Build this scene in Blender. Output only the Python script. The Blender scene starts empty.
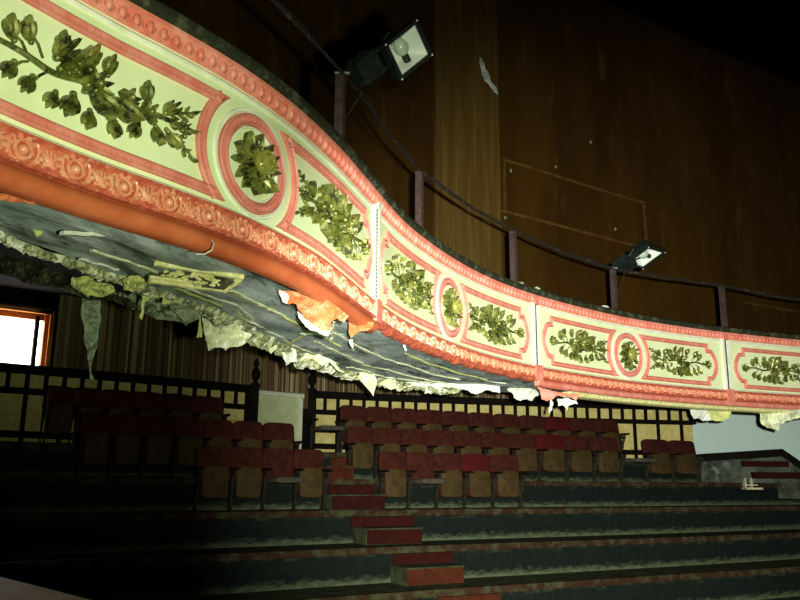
import bpy, math, random
from mathutils import Vector, Matrix, noise
PI = math.pi
ZC = 3.0                                    # eye height above the lowest floor
F = 800.0
HOR, ROLL = 482.0, 0.008
scn = bpy.context.scene
COL = scn.collection
rnd = random.Random(7)

# ------------------------------------------------------------------ camera
pitch = math.atan((HOR - 300) / F)
fw = Vector((0, math.cos(pitch), math.sin(pitch)))
rt0 = Vector((1, 0, 0)); up0 = rt0.cross(fw)
RT = rt0 * math.cos(ROLL) + up0 * math.sin(ROLL)
UP = -rt0 * math.sin(ROLL) + up0 * math.cos(ROLL)
cd = bpy.data.cameras.new('camera'); cam = bpy.data.objects.new('camera', cd); COL.objects.link(cam)
cd.sensor_width = 36; cd.lens = 36 * F / 800; cd.clip_end = 200
M = Matrix((RT, UP, -fw)).transposed().to_4x4(); M.translation = Vector((0, 0, ZC)); cam.matrix_world = M
scn.camera = cam

def ray(x, y): return fw * F + RT * (x - 400) + UP * (300 - y)
def hit(x, y, z):                           # measured point on the level plane z above eye height
    d = ray(x, y); p = d * (z / d.z); return Vector((p.x, p.y, p.z + ZC))
def at(x, y, D):                            # measured point at distance D in front of the eye
    d = ray(x, y); p = d * (D / d.y); return Vector((p.x, p.y, p.z + ZC))

# ------------------------------------------------------------------ materials
def mat(name, col, rough=.7, col2=None, scale=6, lo=.4, hi=.6, metal=0, bump=0, bscale=30, stretch=(1, 1, 1), spec=.3, detail=6, col3=None, scale3=25, lo3=.55, hi3=.7, uv=False):
    m = bpy.data.materials.new(name); m.use_nodes = True
    nt = m.node_tree; N = nt.nodes; L = nt.links
    b = N['Principled BSDF']; b.inputs['Roughness'].default_value = rough; b.inputs['Metallic'].default_value = metal
    b.inputs['Specular IOR Level'].default_value = spec
    b.inputs['Base Color'].default_value = (*col, 1)
    tc = N.new('ShaderNodeTexCoord'); mp = N.new('ShaderNodeMapping'); mp.inputs['Scale'].default_value = stretch
    if uv: L.new(tc.outputs['UV'], mp.inputs[0])
    else:
        g = N.new('ShaderNodeNewGeometry'); L.new(g.outputs['Position'], mp.inputs[0])
    cur = None
    def mix(prev, c, sc, l, h, off):
        n = N.new('ShaderNodeTexNoise'); n.inputs['Scale'].default_value = sc; n.inputs['Detail'].default_value = detail
        n.inputs['Roughness'].default_value = .65
        ad = N.new('ShaderNodeVectorMath'); ad.operation = 'ADD'; ad.inputs[1].default_value = (off, off, off)
        L.new(mp.outputs[0], ad.inputs[0]); L.new(ad.outputs[0], n.inputs['Vector'])
        r = N.new('ShaderNodeMapRange'); r.inputs[1].default_value = l; r.inputs[2].default_value = h
        L.new(n.outputs['Fac'], r.inputs[0])
        x = N.new('ShaderNodeMix'); x.data_type = 'RGBA'
        L.new(r.outputs[0], x.inputs['Factor'])
        if prev is None: x.inputs[6].default_value = (*col, 1)
        else: L.new(prev, x.inputs[6])
        x.inputs[7].default_value = (*c, 1)
        return x.outputs[2]
    if col2: cur = mix(cur, col2, scale, lo, hi, 0)
    if col3: cur = mix(cur, col3, scale3, lo3, hi3, 7.3)
    if cur: L.new(cur, b.inputs['Base Color'])
    if bump:
        n = N.new('ShaderNodeTexNoise'); n.inputs['Scale'].default_value = bscale; n.inputs['Detail'].default_value = 5
        L.new(mp.outputs[0], n.inputs['Vector'])
        bp = N.new('ShaderNodeBump'); bp.inputs['Strength'].default_value = bump; bp.inputs['Distance'].default_value = .02
        L.new(n.outputs['Fac'], bp.inputs['Height']); L.new(bp.outputs[0], b.inputs['Normal'])
    m['nodes_tail'] = 0
    return m

CREAM = mat('cream_paint', (.70, .80, .46), .55, (.58, .69, .33), 2.2, .45, .75, col3=(.40, .44, .2), scale3=14, lo3=.66, hi3=.8)
WHITE = mat('white_fillet', (.80, .84, .68), .55, (.66, .72, .5), 8)
PINK = mat('pink_paint', (.62, .17, .11), .5, (.72, .30, .22), 9, .4, .65, col3=(.30, .08, .04), scale3=30, lo3=.62, hi3=.75)
PINKB = mat('pink_frame', (.56, .17, .12), .5, (.66, .28, .21), 9, .4, .7)
ROSE = mat('frieze_shade', (.42, .08, .04), .4, (.56, .15, .08), 22, .45, .62, col3=(.62, .40, .2), scale3=30, lo3=.58, hi3=.7, spec=.7)  # frieze ground darkened: shade of the recesses put into the colour
ROSEL = mat('frieze_highlight', (.66, .22, .12), .36, (.72, .36, .2), 22, .45, .62, col3=(.62, .46, .2), scale3=12, lo3=.56, hi3=.7, spec=.7)  # lighter copy for the raised parts, highlights put into the colour
GILTL = mat('bright_gilding', (.30, .31, .06), .36, (.40, .40, .1), 14, .42, .6, metal=.35, spec=.7)
TORUS = mat('terracotta_roll', (.40, .09, .03), .4, (.50, .14, .055), 5, .4, .7, col3=(.20, .05, .015), scale3=12, lo3=.66, hi3=.78)
GILT = mat('olive_gilding', (.115, .14, .02), .40, (.27, .285, .065), 9, .45, .62, metal=.35, spec=.7, col3=(.026, .034, .007), scale3=18, lo3=.49, hi3=.59)
CAP = mat('grimy_capping', (.022, .026, .014), .6, (.10, .12, .07), 9, .5, .72, bump=.3, spec=.1)
SOFF = mat('grey_lining', (.36, .46, .41), .6, (.68, .78, .72), 3.5, .46, .66, stretch=(1, .3, 6), bump=.5, bscale=14, col3=(.08, .11, .085), scale3=5, lo3=.52, hi3=.66)
RIDGE = mat('crumbling_edge', (.42, .45, .22), .85, (.10, .12, .05), 14, .44, .56, bump=.8, bscale=30, col3=(.74, .78, .60), scale3=9, lo3=.52, hi3=.62)
LATH = mat('rotten_lath', (.045, .05, .02), .8, (.16, .18, .08), 7, .48, .68, bump=.8, bscale=14, col3=(.02, .02, .01), scale3=11, lo3=.45, hi3=.6)
PLAS = mat('torn_plaster', (.62, .68, .42), .8, (.40, .45, .22), 7, .4, .65, bump=.6, bscale=18, col3=(.85, .88, .72), scale3=15, lo3=.52, hi3=.65)
PLASG = mat('stained_plaster', (.38, .43, .13), .75, (.55, .58, .2), 7, .4, .65, bump=.5, bscale=16, col3=(.16, .2, .07), scale3=20, lo3=.55, hi3=.7)
PLASD = mat('grey_green_plaster', (.17, .23, .14), .8, (.30, .36, .22), 8, .4, .65, bump=.6, bscale=16)
PLASW = mat('white_plaster', (.58, .62, .52), .8, (.40, .43, .28), 12, .5, .7, bump=.5, bscale=18)
ORANGE = mat('orange_lining', (.52, .14, .045), .5, (.62, .26, .13), 10, .5, .65, bump=.4, bscale=18, col3=(.62, .5, .38), scale3=16, lo3=.66, hi3=.72)
GOLD = mat('ochre_moulding', (.50, .50, .17), .5, (.70, .70, .34), 20, .4, .6, col3=(.2, .22, .06), scale3=24, lo3=.58, hi3=.7, spec=.5)
IRON = mat('rusty_iron', (.035, .022, .018), .6, (.06, .04, .035), 12, .4, .65, bump=.2)
RAILM = mat('dusty_rail', (.018, .016, .013), .5, (.07, .07, .06), 14, .55, .7)
BROWN = mat('brown_wall_paint', (.085, .042, .006), .5, (.052, .023, .004), .9, .35, .65, stretch=(1, 1, .25), spec=.2, col3=(.14, .095, .02), scale3=2.2, lo3=.58, hi3=.8)
BROWNP = mat('streaked_pilaster', (.125, .07, .013), .5, (.19, .13, .035), 3.2, .45, .7, stretch=(3, 3, .12), spec=.35)
BTRIM = mat('brown_trim', (.17, .09, .02), .45, (.10, .05, .012), 6)
BLACKM = mat('black_enamel', (.008, .011, .009), .4, (.015, .02, .017), 20, spec=.35)
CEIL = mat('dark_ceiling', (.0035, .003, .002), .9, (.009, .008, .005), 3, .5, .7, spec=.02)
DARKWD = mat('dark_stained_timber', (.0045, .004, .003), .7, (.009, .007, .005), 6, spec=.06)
YELL = mat('yellow_panel', (.62, .52, .15), .7, (.72, .66, .26), 8, .4, .6)
WWALL = mat('pale_green_wall', (.68, .90, .80), .7, (.62, .83, .73), 1.2, .45, .7, col3=(.42, .5, .4), scale3=3, lo3=.64, hi3=.8)
DOORW = mat('pale_door_paint', (.62, .72, .38), .6, (.52, .62, .32), 4)
SEATR = mat('maroon_cloth', (.062, .016, .011), .95, (.036, .011, .007), 10, spec=.05)
SEATB = mat('red_cloth', (.082, .009, .009), .95, (.055, .009, .008), 10, spec=.05)
PAD = mat('tan_seat_board', (.068, .046, .015), .7, (.045, .03, .010), 7, spec=.1)
PADG = mat('grey_cushion', (.075, .065, .045), .8, (.05, .045, .03), 10, spec=.15)
STAND = mat('seat_ironwork', (.014, .012, .008), .6, (.035, .03, .02), 25, spec=.1)
NOSE = mat('nosing_carpet', (.030, .016, .008), .9, (.045, .020, .010), 8, .45, .65, col3=(.055, .06, .026), scale3=5, lo3=.46, hi3=.62, spec=.1)
TREAD = mat('dusty_tread', (.06, .075, .032), .9, (.022, .025, .012), 6, .4, .65, spec=.1)
REDR = mat('red_riser', (.036, .005, .003), .8, (.02, .005, .003), 7, .4, .7, col3=(.06, .02, .01), scale3=13, lo3=.58, hi3=.75, spec=.1)
REDO = mat('orange_red_riser', (.075, .018, .006), .8, (.045, .010, .005), 7, .4, .7, col3=(.04, .036, .018), scale3=9, lo3=.58, hi3=.7, spec=.1)
LEDGE = mat('ledge_paint', (.74, .50, .32), .6, (.8, .66, .42), 6)
GLOWF = mat('orange_casing', (.75, .27, .05), .5, (.6, .2, .04), 8)
BULB = mat('opal_bulb', (.42, .52, .40), .25, spec=.5)
REFL = mat('white_reflector', (.72, .80, .70), .3, metal=.2, spec=.5)
CREAMP = mat('worn_cream_card', (.62, .60, .36), .8, (.3, .3, .18), 20)

DRED = mat('dark_red_plank', (.022, .004, .003), .8, spec=.1)
PARP = mat('scuffed_panel_paint', (.09, .11, .08), .8, (.03, .035, .02), 3, .4, .6, col3=(.2, .25, .19), scale3=2.2, lo3=.58, hi3=.7)
def riser_material():
    m = bpy.data.materials.new('scuffed_riser'); m.use_nodes = True
    nt = m.node_tree; N = nt.nodes; L = nt.links; b = N['Principled BSDF']; b.inputs['Roughness'].default_value = .8; b.inputs['Specular IOR Level'].default_value = .08
    uv = N.new('ShaderNodeTexCoord'); sp = N.new('ShaderNodeSeparateXYZ'); L.new(uv.outputs['UV'], sp.inputs[0])
    n = N.new('ShaderNodeTexNoise'); n.inputs['Scale'].default_value = 6; n.inputs['Detail'].default_value = 10; n.inputs['Roughness'].default_value = .72
    mp = N.new('ShaderNodeMapping'); mp.inputs['Scale'].default_value = (1, 1.4, 1); L.new(uv.outputs['UV'], mp.inputs[0]); L.new(mp.outputs[0], n.inputs['Vector'])
    # wear along the foot and along the top of the riser
    def m_(op, a, b_=None):
        x = N.new('ShaderNodeMath'); x.operation = op
        for i, v in enumerate((a, b_)):
            if v is None: continue
            if isinstance(v, (int, float)): x.inputs[i].default_value = v
            else: L.new(v, x.inputs[i])
        return x.outputs[0]
    d = m_('ABSOLUTE', m_('SUBTRACT', sp.outputs['Y'], .53))
    w = m_('ADD', d, m_('MULTIPLY', m_('SUBTRACT', n.outputs['Fac'], .5), .7))
    r = N.new('ShaderNodeMapRange'); r.inputs[1].default_value = .27; r.inputs[2].default_value = .50; L.new(w, r.inputs[0])
    x = N.new('ShaderNodeMix'); x.data_type = 'RGBA'; L.new(r.outputs[0], x.inputs['Factor'])
    n2 = N.new('ShaderNodeTexNoise'); n2.inputs['Scale'].default_value = 14; n2.inputs['Detail'].default_value = 4
    mp2 = N.new('ShaderNodeMapping'); mp2.inputs['Scale'].default_value = (1, .15, 1); L.new(uv.outputs['UV'], mp2.inputs[0]); L.new(mp2.outputs[0], n2.inputs['Vector'])
    y = N.new('ShaderNodeMix'); y.data_type = 'RGBA'; L.new(n2.outputs['Fac'], y.inputs['Factor'])
    y.inputs[6].default_value = (.003, .006, .005, 1); y.inputs[7].default_value = (.014, .021, .016, 1)
    L.new(y.outputs[2], x.inputs[6]); x.inputs[7].default_value = (.095, .125, .065, 1)
    L.new(x.outputs[2], b.inputs['Base Color']); return m
RISER = riser_material()

def curtain_material():
    m = bpy.data.materials.new('faded_striped_curtain'); m.use_nodes = True
    nt = m.node_tree; N = nt.nodes; L = nt.links; b = N['Principled BSDF']; b.inputs['Roughness'].default_value = .9
    uv = N.new('ShaderNodeTexCoord'); mp = N.new('ShaderNodeMapping'); mp.inputs['Scale'].default_value = (7, .02, 1)
    L.new(uv.outputs['UV'], mp.inputs[0])
    n = N.new('ShaderNodeTexNoise'); n.inputs['Scale'].default_value = 2.2; n.inputs['Detail'].default_value = 3; L.new(mp.outputs[0], n.inputs['Vector'])
    r = N.new('ShaderNodeValToRGB'); L.new(n.outputs['Fac'], r.inputs[0])
    e = r.color_ramp.elements; e[0].position = .36; e[0].color = (.03, .02, .008, 1); e[1].position = .66; e[1].color = (.46, .44, .2, 1)
    for p, c in ((.44, (.16, .12, .04)), (.5, (.09, .035, .02)), (.56, (.34, .3, .12)), (.6, (.2, .1, .07))):
        q = e.new(p); q.color = (*c, 1)
    L.new(r.outputs[0], b.inputs['Base Color']); return m
CURT = curtain_material()

def emis(name, col, s):
    m = bpy.data.materials.new(name); m.use_nodes = True
    b = m.node_tree.nodes['Principled BSDF']; b.inputs['Base Color'].default_value = (*col, 1)
    b.inputs['Emission Color'].default_value = (*col, 1); b.inputs['Emission Strength'].default_value = s; return m
DAY = emis('daylit_pane', (1, .93, .86), 9)

# ------------------------------------------------------------------ mesh tools
class MB:
    def __init__(s): s.v = []; s.f = []; s.uv = {}
    def add(s, vs, fs):
        o = len(s.v); s.v += [Vector(p) for p in vs]; s.f += [tuple(i + o for i in f) for f in fs]; return o
    def box(s, c, h, ax=None):
        ax = ax or (Vector((1, 0, 0)), Vector((0, 1, 0)), Vector((0, 0, 1))); c = Vector(c)
        vs = [c + ax[0] * (h[0] * i) + ax[1] * (h[1] * j) + ax[2] * (h[2] * k) for i in (-1, 1) for j in (-1, 1) for k in (-1, 1)]
        s.add(vs, [(0, 1, 3, 2), (4, 6, 7, 5), (0, 4, 5, 1), (2, 3, 7, 6), (0, 2, 6, 4), (1, 5, 7, 3)])
    def grid(s, rows, close_u=False, close_v=False):
        n = len(rows); m = len(rows[0]); vs = [p for r in rows for p in r]; fs = []
        for i in range(n if close_v else n - 1):
            for j in range(m if close_u else m - 1):
                a = i * m + j; b = i * m + (j + 1) % m; c = ((i + 1) % n) * m + (j + 1) % m; d = ((i + 1) % n) * m + j
                fs.append((a, b, c, d))
        return s.add(vs, fs)
    def tube(s, pts, r, n=8, closed=False):
        pts = [Vector(p) for p in pts]; rows = []; up = None; R = r if hasattr(r, '__len__') else [r] * len(pts)
        for i, p in enumerate(pts):
            a = pts[i - 1] if (i or closed) else p; b = pts[(i + 1) % len(pts)] if (i < len(pts) - 1 or closed) else p
            t = (b - a).normalized()
            if up is None: up = Vector((0, 0, 1)) if abs(t.z) < .9 else Vector((1, 0, 0))
            x = t.cross(up); x = x.normalized() if x.length > 1e-6 else Vector((1, 0, 0)); up = x.cross(t).normalized()
            rows.append([p + x * (R[i] * math.cos(2 * PI * k / n)) + up * (R[i] * math.sin(2 * PI * k / n)) for k in range(n)])
        o = s.grid(rows, close_u=True, close_v=closed)
        if not closed:
            s.f.append(tuple(o + k for k in reversed(range(n)))); q = o + (len(rows) - 1) * n; s.f.append(tuple(q + k for k in range(n)))
    def ball(s, c, r, nu=10, nv=6, ax=None):
        c = Vector(c); r = r if hasattr(r, '__len__') else (r, r, r)
        ax = ax or (Vector((1, 0, 0)), Vector((0, 1, 0)), Vector((0, 0, 1)))
        rows = []
        for j in range(nv + 1):
            t = PI * j / nv
            rows.append([c + ax[0] * (r[0] * math.sin(t) * math.cos(2 * PI * k / nu)) + ax[1] * (r[1] * math.sin(t) * math.sin(2 * PI * k / nu)) + ax[2] * (r[2] * math.cos(t)) for k in range(nu)])
        s.grid(rows, close_u=True)
    def lathe(s, prof, c, n=14):
        c = Vector(c); s.grid([[c + Vector((r * math.cos(2 * PI * k / n), r * math.sin(2 * PI * k / n), z)) for k in range(n)] for r, z in prof], close_u=True)

def build(name, mb, m, parent=None, smooth=True, bevel=0, label=None):
    import bmesh
    if parent is None:
        xs = [p.x for p in mb.v]; ys = [p.y for p in mb.v]; zs = [p.z for p in mb.v]
        org = Vector(((min(xs) + max(xs)) / 2, (min(ys) + max(ys)) / 2, min(zs)))
    else: org = Vector(parent.get('org', (0, 0, 0)))
    me = bpy.data.meshes.new(name); me.from_pydata([p - org for p in mb.v], [], mb.f)
    if mb.uv:
        l = me.uv_layers.new(name='UVMap')
        for lp in me.loops: l.data[lp.index].uv = mb.uv.get(lp.vertex_index, (0, 0))
    bm = bmesh.new(); bm.from_mesh(me)
    if not mb.uv: bmesh.ops.remove_doubles(bm, verts=bm.verts, dist=1e-5)
    bmesh.ops.recalc_face_normals(bm, faces=bm.faces)
    if bevel:
        es = [e for e in bm.edges if len(e.link_faces) == 2 and e.calc_face_angle(0) > .6]
        bmesh.ops.bevel(bm, geom=es, offset=bevel, segments=2, affect='EDGES', profile=.6)
    bm.to_mesh(me); bm.free()
    me.materials.append(m)
    if smooth:
        for p in me.polygons: p.use_smooth = True
        try: me.set_sharp_from_angle(angle=.7)
        except Exception: pass
    o = bpy.data.objects.new(name, me); COL.objects.link(o)
    if parent is None: o.location = org
    else: o.parent = parent
    if label: o['label'] = label
    return o
def tag(o, label=None, cat=None, group=None, kind=None):
    if label: o['label'] = label
    if cat: o['category'] = cat
    if group: o['group'] = group
    if kind: o['kind'] = kind
    return o
def thing(name, label, cat, org, group=None):
    o = bpy.data.objects.new(name, None); COL.objects.link(o); o.location = Vector(org); o['org'] = list(org); o.empty_display_size = .1
    return tag(o, label, cat, group)
def struct(name, mb, m, smooth=True, bevel=0): return tag(build(name, mb, m, None, smooth, bevel), kind='structure')

# ------------------------------------------------------------------ plan curves
class Curve:
    def __init__(s, pts, smooth=True, step=.02):
        P = [Vector(p) for p in pts]; out = []
        for i in range(len(P) - 1):
            p0 = P[max(i - 1, 0)]; p1 = P[i]; p2 = P[i + 1]; p3 = P[min(i + 2, len(P) - 1)]
            n = max(2, int((p2 - p1).length / step))
            for k in range(n):
                t = k / n
                out.append(.5 * ((2 * p1) + (-p0 + p2) * t + (2 * p0 - 5 * p1 + 4 * p2 - p3) * t * t + (-p0 + 3 * p1 - 3 * p2 + p3) * t ** 3) if smooth else p1.lerp(p2, t))
        out.append(P[-1]); s.p = out; s.s = [0]
        for a, b in zip(out, out[1:]): s.s.append(s.s[-1] + (b - a).length)
        s.L = s.s[-1]
    def idx(s, x):
        import bisect
        i = min(max(bisect.bisect_right(s.s, x) - 1, 0), len(s.p) - 2)
        return i, (x - s.s[i]) / (s.s[i + 1] - s.s[i])
    def pos(s, x):
        i, t = s.idx(x); return s.p[i].lerp(s.p[i + 1], min(max(t, -50), 50))
    def tan(s, x): return (s.pos(min(x + .06, s.L)) - s.pos(max(x - .06, 0))).normalized()
    def nor(s, x): t = s.tan(x); return Vector((t.y, -t.x))          # towards the stage / viewer side
    def at_px(s, px, y=400):                                        # arc length where a measured azimuth meets the curve
        r = ray(px, y); best = min(range(len(s.p)), key=lambda i: abs(s.p[i].x * r.y - s.p[i].y * r.x) if s.p[i].y > 0 else 1e9)
        return s.s[best]
KN = [(-2.45, 1.2), (-2.311, 1.521), (-2.17, 1.841), (-2.021, 2.158), (-1.865, 2.471), (-1.702, 2.781), (-1.532, 3.087), (-1.345, 3.383), (-1.137, 3.665), (-0.942, 3.955), (-0.775, 4.262), (-0.633, 4.582), (-0.514, 4.911), (-0.41, 5.245), (-0.315, 5.582), (-0.222, 5.92), (-0.129, 6.257), (-0.027, 6.592), (0.093, 6.921), (0.229, 7.243), (0.375, 7.561), (0.532, 7.874), (0.7, 8.181), (0.884, 8.479), (1.083, 8.767), (1.297, 9.044), (1.524, 9.31), (1.764, 9.564), (2.014, 9.809), (2.272, 10.046), (2.534, 10.278), (2.803, 10.502), (3.081, 10.714), (3.37, 10.912), (3.665, 11.099), (3.966, 11.279), (4.271, 11.45), (4.582, 11.611), (4.898, 11.761), (5.217, 11.905), (5.538, 12.045), (5.861, 12.181), (6.186, 12.31), (6.514, 12.432), (6.844, 12.548), (7.176, 12.659), (7.51, 12.763), (7.846, 12.86), (8.185, 12.948), (8.525, 13.03), (8.867, 13.108), (9.208, 13.185)]
BC = Curve(KN)
S0, S1 = 0.4, 17.4
def S(s, z, n):                              # balcony front: along, height, outwards
    p = BC.pos(s); q = BC.nor(s)
    k = .037 * min(max((5.0 - s) / .8, 0), 1) * max(0, 1 - abs(z - 1.34) / .5)
    return Vector((p.x + q.x * n, p.y + q.y * n, z + k + ZC))
def sweep(mb, prof, a, b, step=.08, fn=S):
    n = max(2, int((b - a) / step)); rows = []
    for i in range(n + 1):
        s = a + (b - a) * i / n; rows.append([fn(s, z, x) for x, z in prof])
    o = mb.grid(rows, close_u=True); m = len(prof)
    mb.f.append(tuple(o + k for k in reversed(range(m)))); q = o + n * m; mb.f.append(tuple(q + k for k in range(m)))

# ------------------------------------------------------------------ the balcony front
front = thing('balcony_front', 'long curving cream balcony front with pink mouldings and gilded flower sprays', 'balcony', S(9, 1.1, -.2))
OV = [3.40, 7.27, 11.21, 15.2]; DV = [1.36, 5.32, 9.24, 13.22, 17.2]
mb = MB(); sweep(mb, [(0, 1.33), (0, 2.12), (-.06, 2.12), (-.06, 1.33)], S0, S1); build('panel_face', mb, CREAM, front)
mb = MB(); sweep(mb, [(-.06, 2.2), (.02, 2.195), (.045, 2.205), (.075, 2.225), (.08, 2.25), (.07, 2.275), (.03, 2.295), (-.1, 2.30), (-.22, 2.29), (-.22, 2.2)], S0, S1)
build('capping', mb, CAP, front)
# beading: fillet, egg row
mb = MB(); sweep(mb, [(-.02, 2.105), (.012, 2.108), (.016, 2.118), (.02, 2.16), (.05, 2.185), (.052, 2.204), (-.02, 2.204)], S0, S1)
s = S0 + .5
while s < 17.2:
    ax = (BC.tan(s).to_3d(), Vector((0, 0, 1)), BC.nor(s).to_3d())
    c = S(s, 2.152, .026)
    near = s < 9
    mb.ball(c, (.022, .034, .022), 8 if near else 6, 6 if near else 4, ax)
    if s < 10:
        pts = [S(s + .033 * math.cos(t), 2.158 + .047 * math.sin(t), .022) for t in [PI * (1.0 + k / 6) for k in range(7)]]
        mb.tube(pts, .007, 4)
    s += .078
build('egg_beading', mb, PINK, front)
mb = MB()
sweep(mb, [(0, 2.062), (.012, 2.066), (.014, 2.08), (.004, 2.09), (0, 2.1)], S0, S1); sweep(mb, [(0, 1.335), (.02, 1.335), (.024, 1.35), (.012, 1.362), (0, 1.368)], S0, S1)
build('cream_fillet', mb, WHITE, front)
# frieze with roundels and scrolls
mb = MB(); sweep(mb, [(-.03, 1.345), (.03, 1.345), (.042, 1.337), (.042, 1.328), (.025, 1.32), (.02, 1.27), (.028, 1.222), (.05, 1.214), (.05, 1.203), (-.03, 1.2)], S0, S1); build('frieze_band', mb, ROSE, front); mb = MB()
s = 1.3; k = 0
while s < 17.2:
    near = s < 7.5; ax = (BC.tan(s).to_3d(), Vector((0, 0, 1)), BC.nor(s).to_3d()); zc = 1.272
    mb.ball(S(s, zc, .025), (.024, .024, .026), 10 if near else 6, 6 if near else 4, ax)
    ns = 16 if near else 8
    mb.tube([S(s + .038 * math.cos(2 * PI * i / ns), zc + .037 * math.sin(2 * PI * i / ns), .03) for i in range(ns)], .0085, 5, True)
    for sg in (-1, 1):
        pts = []
        for i in range(13 if near else 7):
            t = i / (12 if near else 6); a = PI * (1.5 - 1.6 * t); r = .052 - .018 * t
            pts.append(S(s + sg * (.03 + .036 * t - r * math.cos(a) * .6), zc + r * math.sin(a), .03))
        mb.tube(pts, [.010 * (1 - .5 * i / len(pts)) for i in range(len(pts))], 5)
        if near:
            for j, (dx, dz) in enumerate(((.075, .018), (.085, -.012), (.098, .01), (.065, -.03), (.02, .046), (.105, -.028))):
                mb.ball(S(s + sg * dx, zc + dz, .03), .013, 6, 4)
        else:
            for dx, dz in ((.08, .015), (.095, -.015)): mb.ball(S(s + sg * dx, zc + dz, .026), .014, 5, 3)
    # palmette between the roundels
    for q in (-2, -1, 0, 1, 2):
        a = q * .5
        mb.tube([S(s + .125 + .008 * math.sin(a), zc - .03, .026), S(s + .125 + .03 * math.sin(a), zc + .0, .034), S(s + .125 + .045 * math.sin(a), zc + .036 * math.cos(a), .026)], [.008, .008, .004], 4)
    s += .25
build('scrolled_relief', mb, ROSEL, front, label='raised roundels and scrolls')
# roll moulding under the frieze
mb = MB()
sweep(mb, [(-.03, 1.204), (.02, 1.2)] + [(.0 + .055 * math.cos(t), 1.15 + .05 * math.sin(t)) for t in [PI * (.42 - k / 9) for k in range(9)]] + [(-.03, 1.10)], S0, 5.28)
build('roll_moulding', mb, TORUS, front, label='smooth terracotta roll moulding')
mb = MB(); rows = []
for i in range(161):
    s = 5.28 + 3.96 * i / 160; zb = 1.165 + .022 * noise.noise(Vector((s * 6, 1, 0))) + .012 * noise.noise(Vector((s * 25, 4, 0)))
    rows.append([S(s, 1.205, .02), S(s, 1.205, .046), S(s, zb + .01, .03), S(s, zb, .012), S(s, zb, -.03), S(s, 1.205, -.03)])
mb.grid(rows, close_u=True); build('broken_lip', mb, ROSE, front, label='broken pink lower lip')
mb = MB(); sweep(mb, [(-.03, 1.204), (.02, 1.2)] + [(-.005 + .05 * math.cos(t), 1.158 + .042 * math.sin(t)) for t in [PI * (.42 - k / 9) for k in range(9)]] + [(-.03, 1.115)], 9.24, S1)
build('roll_moulding', mb, PINK, front)
# ochre leaf moulding under the right end
mb = MB(); sweep(mb, [(-.04, 1.12), (-.01, 1.115), (-.02, 1.10), (-.035, 1.08), (-.06, 1.065), (-.1, 1.058), (-.16, 1.055), (-.16, 1.12)], 10.0, S1)
s = 10.1
while s < 17.2:
    ax = (BC.tan(s).to_3d(), Vector((0, 0, 1)), BC.nor(s).to_3d())
    mb.ball(S(s, 1.093, -.035), (.028, .022, .018), 6, 4, ax); mb.tube([S(s + .03, 1.07, -.05), S(s + .045, 1.09, -.03), S(s + .03, 1.11, -.02)], .008, 4); s += .08
build('leaf_moulding', mb, GOLD, front, label='grimy ochre leaf moulding along the lower edge')

# frames ------------------------------------------------------------
def frame_path(o, sg):
    P = []; R = .385
    def arc(t0, t1, n, cx, cz, rx, rz): return [(cx + rx * math.cos(t0 + (t1 - t0) * i / n), cz + rz * math.sin(t0 + (t1 - t0) * i / n)) for i in range(n + 1)]
    t = math.asin(.31 / R)
    P += arc(-t, t, 14, 0, 1.70, R, R)                        # hollow end round the medallion
    P += [(.24 + (1.66 - .24) * i / 22, 2.01) for i in range(1, 23)]
    P += [(1.66, 1.93), (1.72, 1.925)]
    P += [(1.72 + .11 * math.sin(PI * i / 12) ** .8, 1.925 - .45 * i / 12) for i in range(1, 12)]
    P += [(1.72, 1.475), (1.66, 1.47)]
    P += [(1.66 - (1.66 - .24) * i / 22, 1.39) for i in range(0, 22)]
    return [(o + sg * a, z) for a, z in P]
def ring_moulding(mb, P, W, prof, beads=.036, br=.0085):
    n = len(P); A = sum(P[i][0] * P[(i + 1) % n][1] - P[(i + 1) % n][0] * P[i][1] for i in range(n)); sg = 1 if A > 0 else -1
    N = []
    for i in range(n):
        a = Vector(P[i - 1]); b = Vector(P[i]); c = Vector(P[(i + 1) % n])
        d1 = (b - a).normalized(); d2 = (c - b).normalized()
        n1 = Vector((-d1.y, d1.x)); n2 = Vector((-d2.y, d2.x)); m = (n1 + n2).normalized(); m = m / max(.5, m.dot(n1)); N.append(m * sg)
    rows = []
    for i in range(n): rows.append([S(P[i][0] + N[i].x * w * W, P[i][1] + N[i].y * w * W, h) for w, h in prof])
    mb.grid(rows, close_v=True)
    if beads:
        mid = [Vector(P[i]) + N[i] * .5 * W for i in range(n)]; acc = 0
        for i in range(n):
            a = mid[i]; b = mid[(i + 1) % n]; L = (b - a).length
            while acc < L:
                q = a.lerp(b, acc / L); mb.ball(S(q.x, q.y, .012), br, 6, 3); acc += beads
            acc -= L
PR = [(0, 0), (.02, .018), (.16, .024), (.26, .012), (.5, .008), (.74, .012), (.84, .024), (.98, .018), (1, 0)]
PRW = [(0, 0), (.2, .012), (.8, .012), (1, 0)]
ends = []
for o in OV:
    for sg in (-1, 1):
        pass
        near = o < 6; mb = MB(); P = frame_path(o, sg); ring_moulding(mb, P, .062, PR, .036 if near else .05)
        build('panel_frame', mb, PINKB, front); ends.append((o, sg))
    mb = MB(); n = 48
    ring_moulding(mb, [(o + .295 * math.cos(2 * PI * i / n), 1.70 + .30 * math.sin(2 * PI * i / n)) for i in range(n)], .07, PR, .036)
    build('medallion_frame', mb, PINKB, front)
    mb = MB(); ring_moulding(mb, [(o + .325 * math.cos(2 * PI * i / n), 1.70 + .33 * math.sin(2 * PI * i / n)) for i in range(n)], .026, PRW, 0)
    ring_moulding(mb, [(o + .222 * math.cos(2 * PI * i / n), 1.70 + .228 * math.sin(2 * PI * i / n)) for i in range(n)], .014, PRW, 0)
    build('white_rim', mb, WHITE, front, label='thin white rim round a medallion')
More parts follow.
